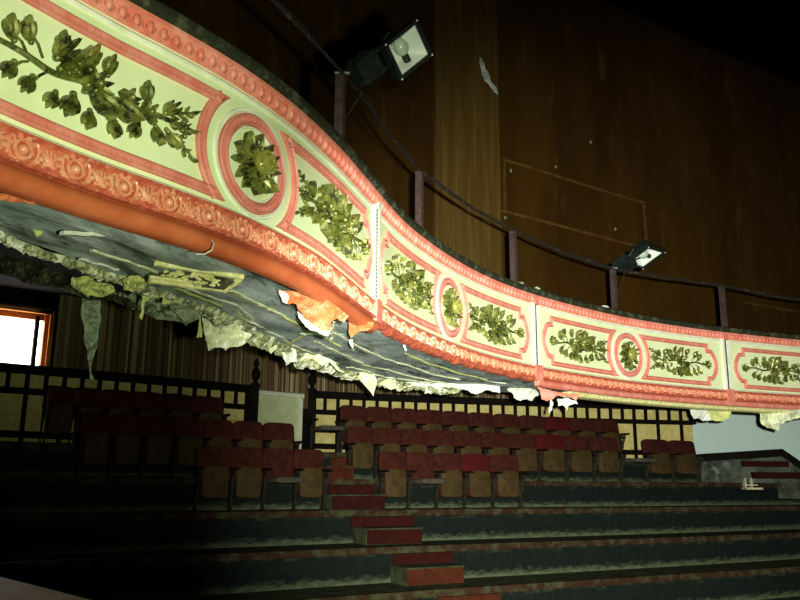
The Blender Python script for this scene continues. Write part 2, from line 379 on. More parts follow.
# dividers
for d in DV[:4]:
    mb = MB()
    for a in (-1, 1):
        sweep(mb, [(0, 1.335), (.028, 1.335), (.03, 2.11), (0, 2.11)], d + a * .05 - .022, d + a * .05 + .022, .02)
    if d > 2:
        build('divider_fillet', mb, WHITE, front, label='raised white divider strip')
    mb = MB(); z = 1.36
    while z < 2.1:
        mb.ball(S(d, z, .014), (.017, .017, .015), 6, 5, (BC.tan(d).to_3d(), Vector((0, 0, 1)), BC.nor(d).to_3d())); z += .03
    if d > 2: build('rope_moulding', mb, CAP, front, label='dark twisted rope moulding between two bays')
    mb = MB(); sweep(mb, [(.02, 2.09), (.045, 2.09), (.045, 2.15), (.02, 2.17)], d - .045, d + .045, .03)
    if d > 2: build('divider_head', mb, CREAM if d < 9 else PINK, front)
    mb = MB(); sweep(mb, [(.02, 1.19), (.05, 1.18), (.055, 1.30), (.05, 1.36), (.0, 1.37)], d - .07, d + .07, .03)
    if d > 2: build('divider_foot', mb, PINK, front)

# gilded sprays ------------------------------------------------------
def blade(mb, s0, z0, ang, L, W, H=.03, n0=.006, bend=0, nu=6, nv=4):
    rows = []
    for i in range(nu + 1):
        t = i / nu; a = ang + bend * t; w = W * 1.9 * (min(1, t + .10) ** .6) * ((1.0001 - t) ** .75)
        cx = s0 + L * t * math.cos(ang + bend * t * .5); cz = z0 + L * t * math.sin(ang + bend * t * .5)
        r = []
        for j in range(nv + 1):
            v = -1 + 2 * j / nv
            hh = n0 + H * (1 - v * v) * (.35 + .65 * math.sin(PI * t * .8 + .3)) - (.75 * H * (1 - abs(v)) ** 2.2) + H * .9 * t * t
            if j in (0, nv): hh = n0 * .2
            r.append(S(cx - math.sin(a) * w * v, cz + math.cos(a) * w * v, hh))
        rows.append(r)
    mb.grid(rows)
def lump(mb, s, z, r, h=None, n0=.01, nu=8, nv=5):
    mb.ball(S(s, z, n0), (r, r, h or r), nu, nv, (BC.tan(s).to_3d(), Vector((0, 0, 1)), BC.nor(s).to_3d()))
def tulip(mb, s, z, a, L, n0=.012):
    for d, l in ((-.62, .92), (.62, .92), (0, 1.12)): blade(mb, s, z, a + d, L * l, L * .235, L * .30, n0 + (.014 if d == 0 else 0), -d * .95)
    lump(mb, s - .1 * L * math.cos(a), z - .1 * L * math.sin(a), L * .15, L * .17, n0)
def flower(mb, s, z, R, n=6, n0=.02, rot=0):
    for k in range(n): blade(mb, s, z, rot + 2 * PI * k / n, R, R * .34, R * .4, n0)
    lump(mb, s, z, R * .34, R * .45, n0 + R * .18)
def spray(o, sg, seed, rich=1):
    r = random.Random(seed); mb = MB()
    def Q(t, b): return (o + sg * (1.68 - 1.26 * t), 1.70 + b)       # t=0 at the divider end
    def A(a): return a if sg < 0 else PI - a                        # 0 points towards the medallion
    # stem
    pts = []; rr = []
    for i in range(31):
        t = .03 + .9 * i / 30; s, z = Q(t, .014 * math.sin(t * 19 + seed)); pts.append(S(s, z, .016 + .006 * math.sin(t * 30))); rr.append(.009 + .006 * math.sin(PI * t))
    mb.tube(pts, rr, 6)
    s, z = Q(.045, 0); flower(mb, s, z, .062, 7, .02, r.random()); lump(mb, s, z, .03, .035, .03); s, z = Q(.115, 0); lump(mb, s, z, .026, .026); 
    # first leaf pairs
    for t, b in ((.25, .115), (.27, -.115), (.19, .07), (.2, -.08)):
        s0, z0 = Q(t + .05, b * .25); s1, z1 = Q(t, b); mb.tube([S(s0, z0, .015), S((s0 + s1) / 2, (z0 + z1) / 2 + .01, .02), S(s1, z1, .015)], .006, 5)
        tulip(mb, *Q(t, b * .75), A(PI - math.copysign(.95, -b) if False else (math.copysign(1.05, b) + (.9 if b > 0 else -.9))), .088)
    # central mass
    nc = 14 if o < 6 else 11
    for i in range(nc):
        t = .34 + .33 * (i + r.random()) / nc; b = r.uniform(-.135, .135) * math.sin(PI * min(1, (t - .24) / .5)) ** .4
        a = math.atan2(b, .06) if r.random() < .8 else r.uniform(-PI, PI)
        s, z = Q(t, b * .75); c = r.random()
        if c < .55: tulip(mb, s, z, A(a), r.uniform(.10, .135), r.uniform(.012, .05))
        elif c < .8: flower(mb, s, z, r.uniform(.05, .07), r.choice((5, 6, 7)), r.uniform(.02, .045), r.random() * 3)
        else:
            for k in range(5): lump(mb, s + r.uniform(-.025, .025), z + r.uniform(-.025, .025), r.uniform(.010, .016), None, r.uniform(.02, .045))
    s, z = Q(.5, .01); flower(mb, s, z, .075, 7, .05, .4)
    s, z = Q(.42, -.09); tulip(mb, s, z, A(-1.7), .1, .03); s, z = Q(.47, .1); tulip(mb, s, z, A(1.4), .095, .03)
    for t, b, a in ((.56, .16, 1.5), (.6, -.155, -1.4), (.38, .15, 1.9), (.36, -.15, -1.9), (.5, -.17, -1.6)):
        s, z = Q(t, b * .72); tulip(mb, s, z, A(a), .085, .012)
    # second, smaller group towards the medallion
    s, z = Q(.74, .0); flower(mb, s, z, .06, 6, .03); 
    for t, b, a in ((.74, .07, 1.9), (.78, -.06, -1.2), (.7, -.08, -1.9), (.82, .05, .9), (.84, -.06, -.7)):
        s, z = Q(t, b); tulip(mb, s, z, A(a), .085, .015)
    for b, a in ((.10, .55), (-.11, -.6), (.015, .05)):
        s0, z0 = Q(.82, b * .4); s1, z1 = Q(.95, b * 1.15); mb.tube([S(s0, z0, .02), S(s1, z1, .015)], [.011, .006], 6)
        blade(mb, s1, z1, A(a), .055, .016, .02)
        for k in range(3):
            t = .85 + .035 * k; s, z = Q(t, b * (.5 + .25 * k)); blade(mb, s, z, A(a + .8), .045, .013, .015); blade(mb, s, z, A(a - .8), .045, .013, .015)
    for k in range(9):
        s, z = Q(.90 + .012 * (k % 3), -.05 + .022 * k * .6); lump(mb, s + .008 * math.sin(k * 2.3), z, .011 + .004 * (k % 2), None, .014)
    build('gilded_spray', mb, GILT, front)
for k, (o, sg) in enumerate(ends): spray(o, sg, 11 + k, 1)
for k, o in enumerate(OV):
    mb = MB(); r = random.Random(50 + k)
    for i in range(12):
        a = 2 * PI * i / 12 + r.uniform(-.1, .1); R = .205 + r.uniform(-.025, .012)
        blade(mb, o + .05 * math.cos(a), 1.70 + .05 * math.sin(a), a, R - .05, .035, .045, .012, r.uniform(-.4, .4))
    for i in range(9):
        a = 2 * PI * i / 9 + .2; tulip(mb, o + .085 * math.cos(a), 1.70 + .095 * math.sin(a), a, .07, .025)
    for i in range(12):
        a = 2 * PI * i / 12; blade(mb, o + .03 * math.cos(a), 1.70 + .03 * math.sin(a), a + .3, .075, .02, .025, .045)
    build('gilded_rosette', mb, GILT, front); mb = MB()
    lump(mb, o, 1.70, .072, .05, .075, 16, 8)
    for i in range(18):
        a = 2 * PI * i / 18; lump(mb, o + .062 * math.cos(a), 1.70 + .064 * math.sin(a), .011, None, .105, 6, 4)
    for i in range(10):
        a = 2 * PI * i / 10; lump(mb, o + .028 * math.cos(a), 1.70 + .028 * math.sin(a), .010, None, .125, 6, 4)
    build('rosette_centre', mb, GILTL, front, label='beaded disc at the heart of the rosette')

# ------------------------------------------------------------------ soffit and ruined plaster
INN = Curve([(-2.9, 1.0), (-2.6, 2.2), (-2.32, 3.3), (-2.09, 4.01), (-1.93, 4.37), (-1.81, 4.66), (-1.46, 5.72), (-1.26, 6.65), (-1.03, 8.0), (-.49, 9.5), (.28, 10.5), (1.28, 11.0), (2.0, 11.6), (3.2, 12.4), (4.6, 13.1), (6.2, 13.7), (8.5, 14.3)])
def soff(u, v, dz=0):                       # u along 0..1, v 0 at the front lip, 1 at the ragged inner edge
    a = S(S0 + (S1 - S0) * u, 1.15, -.03); s = INN.L * u
    # pair the two curves by distance from the eye rather than by share of length
    return a
def pair(s):
    a = BC.pos(s); n = BC.nor(s); best = None
    for i in range(0, len(INN.p), 4):
        q = INN.p[i] - a; d = q.dot(n); t = abs(q.dot(BC.tan(s)))
        e = t + (5 if d > 0 else 0)
        if best is None or e < best[0]: best = (e, INN.p[i])
    return best[1]
mb = MB(); rows = []; edge = []
NS = 260
prs = []
for i in range(NS + 1):
    s = S0 + (S1 - S0) * i / NS; prs.append(pair(s))
sm = []
for i in range(NS + 1):
    w = [prs[min(max(i + k, 0), NS)] for k in range(-6, 7)]; sm.append(sum(w, Vector((0, 0))) / 13)
for i in range(NS + 1):
    s = S0 + (S1 - S0) * i / NS; a = S(s, 1.15, -.07); q = sm[i]
    q = q + (q - a.to_2d()).normalized() * (.10 * noise.noise(Vector((s * 2.2, 3, 0))) + .05 * noise.noise(Vector((s * 9, 8, 0))))
    b = Vector((q.x, q.y, 1.2 + ZC)); edge.append((s, b)); r = []
    for j in range(13):
        v = j / 12; p = a.lerp(b, v)
        p.z += .03 * noise.noise(Vector((s * 1.6, v * 4, 2))) * (v > 0) + .035
        # boards lapped along the curve
        p.z += .018 * ((v * 5) % 1)
        r.append(p)
    rows.append(r + [p + Vector((0, 0, .05)) for p in reversed(r)])
rows_soff = rows
mb.grid(rows, close_u=True)
build('soffit', mb, SOFF, front, label='peeling grey-green boarded underside')

def on_soffit(s, v, drop=.0):
    i = min(max(int((s - S0) / (S1 - S0) * NS), 0), NS); p = rows_soff[i][min(12, max(0, int(v * 12)))].copy(); q = rows_soff[i][min(12, int(v * 12) + 1)]
    p = p.lerp(q, v * 12 - int(v * 12)); p.z -= drop; return p
for (a, b, v0, v1, w, m) in ((5.6, 8.8, .36, .42, .014, 'l'), (6.2, 9.1, .62, .7, .018, 'l'), (4.2, 6.4, .55, .5, .010, 'd'), (3.0, 5.2, .72, .78, .012, 'l'), (6.9, 8.9, .16, .24, .010, 'd'), (4.9, 7.4, .82, .86, .016, 'l'), (7.6, 9.2, .86, .8, .02, 'l'), (5.3, 6.2, .2, .5, .012, 'l')):
    mb = MB(); rr = []; n = 26
    for i in range(n + 1):
        t = i / n; s = a + (b - a) * t; v = v0 + (v1 - v0) * t; c = on_soffit(s, v, .012 + .01 * abs(noise.noise(Vector((s * 4, v, 1)))))
        ww = w * (1 + .9 * noise.noise(Vector((s * 5, v * 9, 3)))); d2 = BC.nor(s).to_3d()
        rr.append([c + d2 * ww, c - d2 * ww, c - d2 * ww + Vector((0, 0, .012)), c + d2 * ww + Vector((0, 0, .012))])
    mb.grid(rr, close_u=True); build('exposed_lath', mb, PLAS if m == 'l' else PLASG, front, label='pale exposed lath')
def ragged(poly, k=3, amp=.12, seed=1):
    r = random.Random(seed)
    for _ in range(k):
        out = []
        for i in range(len(poly)):
            a = Vector(poly[i]); b = Vector(poly[(i + 1) % len(poly)]); d = b - a
            m = (a + b) / 2 + Vector((-d.y, d.x)) * r.uniform(-amp, amp); out += [tuple(a), tuple(m)]
        poly = out
    return poly
def flap(name, poly, D, m, label, cat='plaster', group=None, th=.012, bulge=.05, seed=1, tilt=0, amp=.12, parent=None, top=None, k=2):
    """a torn sheet: outline measured in the view, hung at distance D, leaning by tilt (m per px down), crumpled and given thickness"""
    import bmesh
    poly = ragged(poly, k, amp, seed); y0 = min(p[1] for p in poly)
    bm = bmesh.new(); vs = [bm.verts.new((x, y, 0)) for x, y in poly]
    try: f = bm.faces.new(vs)
    except Exception: return
    bmesh.ops.triangulate(bm, faces=bm.faces[:])
    for _ in range(3):
        es = [e for e in bm.edges if e.calc_length() > 3.2 and not e.is_boundary]
        if not es: break
        bmesh.ops.subdivide_edges(bm, edges=es, cuts=1); bmesh.ops.triangulate(bm, faces=[q for q in bm.faces if len(q.verts) > 3])
    for v in bm.verts:
        x, y = v.co.x, v.co.y
        dd = D + tilt * (y - y0) + bulge * noise.noise(Vector((x * .09 + seed, y * .12, seed))) * 1.5 + .4 * bulge * noise.noise(Vector((x * .35, y * .35 + seed, 0)))
        v.co = at(x, y, dd)
    bm.normal_update()
    vl = [v.co.copy() for v in bm.verts]; bm.verts.index_update(); fl = [tuple(v.index for v in q.verts) for q in bm.faces]
    bl = [(e.verts[0].index, e.verts[1].index) for e in bm.edges if e.is_boundary]; n = len(vl); bm.free()
    back = [p + Vector((p.x, p.y, 0)).normalized() * th + Vector((0, 0, th * .3)) for p in vl]
    M_ = MB(); M_.add(vl + back, fl + [tuple(n + i for i in reversed(q)) for q in fl] + [(a, b, b + n, a + n) for a, b in bl])
    o = build(name, M_, m, parent, smooth=False)
    if parent is None: tag(o, label, cat, group)
    return o
# crumbling ridge of plaster along the broken edge
mb = MB(); rows = []
for i, (s, b) in enumerate(edge):
    if i < 14: continue
    if s > 9.6: break
    for k in range(5):
        ss = s + k * (S1 - S0) / NS / 5
        h = .028 + .07 * noise.noise(Vector((ss * 4, 0, 9))) + .06 * noise.noise(Vector((ss * 17, 2, 9))); kk = min(1, .3 + max(0, ss - 3.2) * .25); h = max(.004, h) * kk
        j = .07 * noise.noise(Vector((ss * 11, 7, 3))); bb = b.lerp(edge[min(i + 1, NS)][1], k / 5)
        d = (Vector((BC.pos(ss).x, BC.pos(ss).y, 0)) - Vector((bb.x, bb.y, 0))).normalized()
        j *= kk; rj = lambda a_: Vector((rnd.uniform(-a_, a_), rnd.uniform(-a_, a_), rnd.uniform(-a_, a_)))
        rows.append([bb + d * .12 * kk + Vector((0, 0, .03)), bb + d * (.09 * kk + j) + Vector((0, 0, .01 - h * .3)) + rj(.012), bb + d * (.05 * kk + j) + Vector((0, 0, -h * .8)) + rj(.014), bb + d * (.01 + j) + Vector((0, 0, -h)) + rj(.014), bb - d * .03 * kk + Vector((0, 0, -h * .9)) + rj(.014), bb - d * .06 * kk + Vector((0, 0, -h * .3 - j)), bb - d * .08 * kk + Vector((0, 0, .05))])
mb.grid(rows, close_u=True)
build('plaster_ridge', mb, RIDGE, front, smooth=False, label='crumbling plaster edge')
FL = [
 ('plaster_flap', [(202, 312), (202, 320), (205, 336), (208.5, 351), (214, 348), (220, 347), (226, 351), (230, 347), (244.5, 344), (252, 335), (240, 328), (225, 320), (212, 312)], 6.15, PLAS, 'large cream torn plaster flap hanging above the dark curtain, jagged bottom edge', .04),
 ('plaster_flap', [(197, 308), (196.5, 338), (202, 337), (202, 312)], 6.1, PLASG, 'narrow upright strip of plaster beside the largest cream flap', .02),
 ('plaster_flap', [(72, 277), (71, 284), (79.5, 292), (96, 296.5), (108, 295), (115.5, 291), (111, 284.5), (90, 276)], 4.75, PLASG, 'curled yellow-green plaster piece above the long hanging strip', .05),
 ('hanging_strip', [(82.5, 295), (84, 325), (87.5, 350), (89.5, 380), (94.5, 380), (95, 352), (100, 325), (101, 299)], 4.95, PLASD, 'long narrow grey-green strip dangling down beside the bright window', .04),
 ('plaster_flap', [(279, 347), (283, 358), (286, 366), (291, 362), (297, 363), (296, 350), (288, 346)], 7.5, PLASW, 'small white torn flap right of the largest cream flap, pointed bottom', .03),
 ('plaster_flap', [(262, 339), (268, 347), (271, 354), (277.5, 349), (275, 342)], 7.1, PLAS, 'small cream triangle of plaster just left of the pointed white flap', .03),
 ('plaster_flap', [(296, 352), (300, 362), (306, 358), (315, 361), (322, 366), (330, 362), (338, 371), (345, 372), (335, 362), (312, 352)], 7.9, PLAS, 'low ragged run of plaster between the white flap and the big triangle', .03),
 ('plaster_flap', [(346, 368), (360, 380), (373.5, 396.5), (376.5, 380), (375, 374), (358, 367)], 9.3, PLAS, 'big pointed triangle of yellowish plaster hanging over the timber screen', .03),
 ('plaster_flap', [(379.5, 375), (379, 384.5), (385.5, 386), (391.5, 390), (396, 388), (396, 375)], 9.8, PLAS, 'square plaster flap next to the big hanging triangle', .03),
 ('plaster_flap', [(396, 376), (397, 386), (412, 386), (424, 386), (436, 389), (448, 388), (462, 389), (470, 392), (478, 394), (486, 390), (500, 393), (500, 387), (450, 380), (420, 376)], 10.2, PLASW, 'long low white plaster edge right of the square flap', .03),
 ('plaster_shard', [(424, 384), (424.5, 394), (427, 393), (427.5, 384)], 10.15, PLASW, 'thin white shard hanging from the long plaster edge, the left of two', .01),
 ('plaster_shard', [(436, 386), (438.5, 393), (441.5, 392), (440, 386)], 10.15, PLASW, 'stubby white shard hanging from the long plaster edge, the right of two', .01),
 ('plaster_lump', [(507, 389), (512, 393), (514, 398), (520.5, 401), (527, 399), (532.5, 400.5), (539, 394.5), (536, 390), (522, 388)], 10.6, PLASW, 'thick grey-white clump of plaster just left of the hanging pink piece', .06),
 ('pink_shred', [(536, 386), (540, 391.5), (541.5, 399), (547.5, 401), (553, 399), (556, 396), (566, 396), (576, 401), (578, 396), (582, 394)], 9.75, PINK, 'pink torn piece hanging from the lip below the second divider', .03),
 ('plaster_shard', [(550, 399), (553.5, 403), (552, 410), (549.5, 414), (549, 408), (550, 403)], 9.8, PLASW, 'long thin white drip hanging from the pink torn piece', .01),
 ('plaster_flap', [(557, 399), (558, 406), (562.5, 405), (565, 407), (567, 411), (568.5, 406), (574.5, 403.5), (578, 404), (576, 400), (565.5, 398)], 10.1, PLASW, 'frilly white fragment right of the thin white drip', .03),
 ('plaster_flap', [(689, 408), (693.5, 419), (698, 418), (702.5, 421), (711.5, 420.5), (710, 414), (704, 409)], 11.8, PLASW, 'white curled fragment over the end of the timber screen', .05),
 ('plaster_flap', [(708, 408), (712, 420), (723.5, 421), (728, 418.5), (732, 408)], 11.9, PLASG, 'yellow plaster fragment hanging in front of the pale wall', .03),
 ('plaster_flap', [(757, 408), (760, 418.5), (761, 424), (766, 427), (773, 429), (779, 431), (780, 424.5), (788, 420.5), (798, 418.5), (806, 417), (815, 420), (815, 407)], 12.2, PLAS, 'large crumbling whitish mass hanging at the right edge of the view', .08),
 ('orange_lining', [(278, 290), (283, 299), (288, 304.5), (296, 304), (301, 312), (304, 318), (312.5, 324), (322, 330), (329, 331), (331, 322), (337, 318), (344, 322), (349, 316), (340, 309), (310, 296)], 4.98, ORANGE, 'torn orange and white lining hanging from the roll moulding', .03),
 ('white_lining', [(297, 311), (303, 323), (309, 329), (315, 331), (320, 334), (328, 336.5), (330, 331), (320, 328), (311, 322), (304, 316)], 5.02, PLASW, 'white jagged rim below the torn orange lining', .03),
 ('white_lining', [(279, 290), (282, 301), (287, 304), (289, 298), (284, 291)], 4.93, PLASW, 'small white tear at the left end of the orange lining', .02),
 ('orange_lining', [(346, 316), (349, 325), (351, 338), (354, 335), (362, 331), (372, 328), (374, 322), (360, 318)], 5.7, ORANGE, 'orange torn corner hanging below the first divider', .03),
 ('plaster_shard', [(349, 340), (351, 346), (354, 351), (353, 345), (352, 339)], 6.2, PLASW, 'tiny white shard just under the orange torn corner', .01),
 ('plaster_shard', [(398, 338), (403, 343), (405, 351), (407, 350), (405, 342), (400, 337)], 7.0, PLASW, 'curled white shard clinging to the broken pink lip', .01),
 ('orange_strip', [(-6, 190), (-6, 200), (0, 200.5), (20, 203), (34.5, 204.5), (35, 201), (20, 197), (7.5, 194)], 3.15, ORANGE, 'short orange strip peeling below the roll moulding, farthest left', .01),
 ('fallen_lath', [(-8, 250), (-8, 272), (20, 280), (45, 286), (70, 293), (90, 300), (118, 303), (140, 312), (128, 298), (100, 284), (76, 274), (40, 262)], 4.9, LATH, 'dark sagging laths behind the torn edge at far left', .12),
 ('plaster_flap', [(112, 292), (118, 302), (131, 309), (150, 316), (176, 321), (186, 326), (197, 320), (200, 312), (185, 304), (165, 293), (146, 291), (128, 296)], 5.5, PLASD, 'broad grey-green broken plaster sheet under the moulded cornice piece', .12),
 ('plaster_shard', [(141, 294), (141, 306), (139, 318), (142, 320), (144, 306), (150, 297)], 5.0, PLASG, 'thin greenish shard dangling left of the cornice piece', .02),
 ('plaster_lump', [(122, 280), (124, 290), (134, 292), (142, 288), (148, 282), (140, 276), (130, 276)], 4.75, PLASG, 'greenish lump of plaster at the left end of the cornice piece', .06),
 ('plaster_shard', [(163, 298), (162, 304), (170, 303), (172, 301)], 4.95, PLASG, 'small yellow chip below the cornice piece', .01),
 ('plaster_flap', [(168, 304), (184, 322), (192, 318), (200, 320), (198, 312), (185, 306)], 5.4, PLASD, 'folded grey-green scrap left of the upright strip', .05),
 ('plaster_flap', [(32, 226), (36, 236), (40, 236), (44, 229), (48, 224), (44, 224), (38, 229)], 3.9, PLASG, 'small ochre scrap stuck to the underside at far left', .02),
]
for i, (nm, poly, D, m, lab, bl) in enumerate(FL):
    flap(nm, poly, D, m, lab, bulge=bl, seed=i + 3, th=.03 if 'lump' in nm else .012, amp=.13)

# battens, cornice piece, stick
def batten(name, p, q, w, m, label, cat='lath', h=.012, wob=.01):
    a = at(*p); b = at(*q); n = 10; ax = (b - a).normalized(); side = ax.cross(Vector((0, 0, 1))).normalized(); rows = []
    for i in range(n + 1):
        t = i / n; c = a.lerp(b, t) + Vector((0, 0, wob * noise.noise(Vector((t * 5, p[0], 0))))) + side * wob * noise.noise(Vector((t * 4, p[1], 5)))
        ww = w * (1 + .3 * noise.noise(Vector((t * 6, p[0], 7)))); rows.append([c + side * ww, c - side * ww, c - side * ww + Vector((0, 0, -h)), c + side * ww + Vector((0, 0, -h))])
    M_ = MB(); o = M_.grid(rows, close_u=True); M_.f += [(o, o + 1, o + 2, o + 3), (o + 4 * n, o + 4 * n + 3, o + 4 * n + 2, o + 4 * n + 1)]
    tag(build(name, M_, m), label, cat)
batten('white_stick', (62, 231, 3.75), (121, 234.5, 4.05), .018, PLASW, 'white stick lying against the underside at the left', 'stick', .02)
batten('lath', (121, 235, 4.05), (158, 245, 4.25), .01, PLASG, 'thin rough lath continuing from the white stick')
batten('lath', (230, 290, 5.1), (284, 316, 5.9), .018, PLAS, 'cream lath crossing the underside behind the orange lining')
batten('lath', (80, 258, 4.25), (118, 269, 4.5), .010, PLASW, 'thin white lath edge left of the cornice piece')
batten('lath', (175, 287, 5.1), (222, 306, 5.6), .012, PLASG, 'dull lath slanting below the cornice piece')
batten('lath', (420, 372, 9.2), (505, 383, 9.9), .02, PLASW, 'long pale lath edge under the middle bay')
batten('lath', (357, 346, 7.7), (381, 364, 8.9), .02, PLASW, 'short white lath slanting under the middle bay')
batten('lath', (378, 364, 8.9), (392, 366, 9.0), .03, PLASG, 'stubby pale lath end under the middle bay')
batten('lath', (285, 346, 7.1), (305, 334, 6.6), .008, PLASG, 'thin splinter rising left of the orange lining')
batten('lath', (300, 333, 6.5), (345, 334, 6.7), .01, PLASD, 'faint grey lath below the orange lining')

corn = thing('cornice_piece', 'broken ochre moulded cornice piece with leaf relief hanging under the balcony', 'cornice', at(190, 285, 4.6))
def rail2(name, p, q, r, m):
    a = at(*p); b = at(*q); M_ = MB(); n = 14
    M_.tube([a.lerp(b, i / n) + Vector((0, 0, .006 * noise.noise(Vector((i * .7, r * 99, 1))))) for i in range(n + 1)], r, 8); M_.tube([a.lerp(b, i / n) + Vector((0, 0, r * 1.4)) for i in range(n + 1)], r * .6, 6); build(name, M_, m, corn)
rail2('upper_rail', (154, 262.5, 4.45), (243, 277, 4.75), .02, GOLD); rail2('lower_rail', (149, 280.5, 4.55), (224, 290, 4.85), .017, GOLD); rail2('end_mitre', (224, 290, 4.85), (239, 279, 4.75), .026, GOLD)
flap('panel_bed', [(150, 262), (149, 281), (224, 290), (241, 277), (200, 268)], 4.74, LATH, '', parent=corn, bulge=.01, amp=.02)
M_ = MB(); r = random.Random(3)
for i in range(70):
    x = r.uniform(162, 220); y = 268 + (x - 162) * .13 + r.uniform(1.0, 11) ; M_.ball(at(x, y, 4.68), (r.uniform(.010, .022), .014, r.uniform(.006, .011)), 7, 4)
build('leaf_relief', M_, GOLD, corn)
M_ = MB(); r = random.Random(5)
for i in range(40):
    t = r.random(); M_.ball(at(150 + 95 * t, 259 + 14 * t + r.uniform(-2, 1.5), 4.5 + .25 * t), (r.uniform(.006, .018), .012, r.uniform(.004, .009)), 5, 4)
build('crumbled_top', M_, PLAS, corn, smooth=False)
# torn wires
M_ = MB(); M_.tube([at(196, 254, 3.75), at(205, 254, 3.75), at(212, 250, 3.76), at(214, 244, 3.78), at(211, 240, 3.8)], .003, 5)
tag(build('loose_wire', M_, PLASW), 'thin pale wire looping over the terracotta roll moulding', 'wire')

# ------------------------------------------------------------------ capping debris, posts, rail, floodlights
RZ = 2.88
RAIL = [(-1.9, 2.4), (-1.2, 3.55), (-.64, 4.51), (-.42, 5.23), (.21, 7.1), (1.30, 8.97), (2.9, 10.6), (4.89, 11.72), (6.6, 12.45), (8.6, 13.05)]
rc = Curve(RAIL)
def over(px): s = BC.at_px(px, 200); return S(s, 0, -.09)
rail = thing('iron_rail', 'thin black iron guard rail running above the balcony front', 'rail', S(9, 2.9, -.09))
posts_px = [(343, 66), (422, 170), (516, 231), (617, 269), (727, 286)]
lab = ['iron post nearest the viewer, carrying the large floodlight', 'second iron post from the left on the balcony capping', 'middle iron post of the five, left of the panelled wall section', 'iron post carrying the small far floodlight', 'rightmost iron post on the balcony capping']
tops = []
def s_over(px, y, z, n):
    r = ray(px, y); return min(((abs(q.x * r.y - q.y * r.x) / r.y, x) for q, x in ((S(.5 + i * .01, z, n), .5 + i * .01) for i in range(1680)) if q.y > 0))[1]
for (px, py), l in zip(posts_px, lab):
    s = s_over(px, py + 50, 2.3, -.1); b = S(s, 2.29, -.1); D = b.y; t = at(px, py, D); z = min(max(t.z - ZC, 2.75), 3.0)
    tops.append(Vector((b.x, b.y, z + ZC)))
    po = thing('guard_post', l, 'post', b, 'iron posts along the balcony capping')
    ax = (BC.tan(s).to_3d(), Vector((0, 0, 1)), BC.nor(s).to_3d())
    M_ = MB(); c = (b + tops[-1]) / 2; hz = (tops[-1].z - b.z) / 2
    M_.box(c, (.028, hz, .008), ax); M_.box(c + ax[2] * -.028 + ax[0] * -.028, (.006, hz, .03), ax); build('angle_upright', M_, IRON, po)
    M_ = MB(); M_.box(b + Vector((0, 0, .008)), (.07, .008, .06), ax); build('foot_plate', M_, IRON, po)
    for k in (.25, .7):
        M_ = MB(); M_.ball(b.lerp(tops[-1], k) + ax[2] * .01, .009, 6, 4); build('bolt', M_, STAND, po)
ext0 = Vector((-.66, 4.45, RZ + ZC)); pr = [Vector((-1.75, 2.55, RZ + ZC)), Vector((-1.2, 3.45, RZ + ZC))] 
P3 = [Vector((-1.72, 2.6, RZ + ZC)), Vector((-1.25, 3.4, RZ + ZC))] + tops + [S(BC.at_px(800, 250) - .1, 2.9, -.1), S(17.2, 2.92, -.1)]
dens = []
for i in range(len(P3) - 1):
    p0 = P3[max(i - 1, 0)]; p1 = P3[i]; p2 = P3[i + 1]; p3 = P3[min(i + 2, len(P3) - 1)]
    for k in range(12):
        t = k / 12; dens.append(.5 * ((2 * p1) + (-p0 + p2) * t + (2 * p0 - 5 * p1 + 4 * p2 - p3) * t * t + (-p0 + 3 * p1 - 3 * p2 + p3) * t ** 3))
M_ = MB(); M_.tube(dens, .014, 8); build('rail_tube', M_, RAILM, rail)
M_ = MB(); M_.tube([p + Vector((.015 * math.sin(i), .0, .02 + .008 * math.sin(i * 1.7))) for i, p in enumerate(dens)], .006, 5); build('taped_cable', M_, RAILM, rail, label='cable tied along the rail')

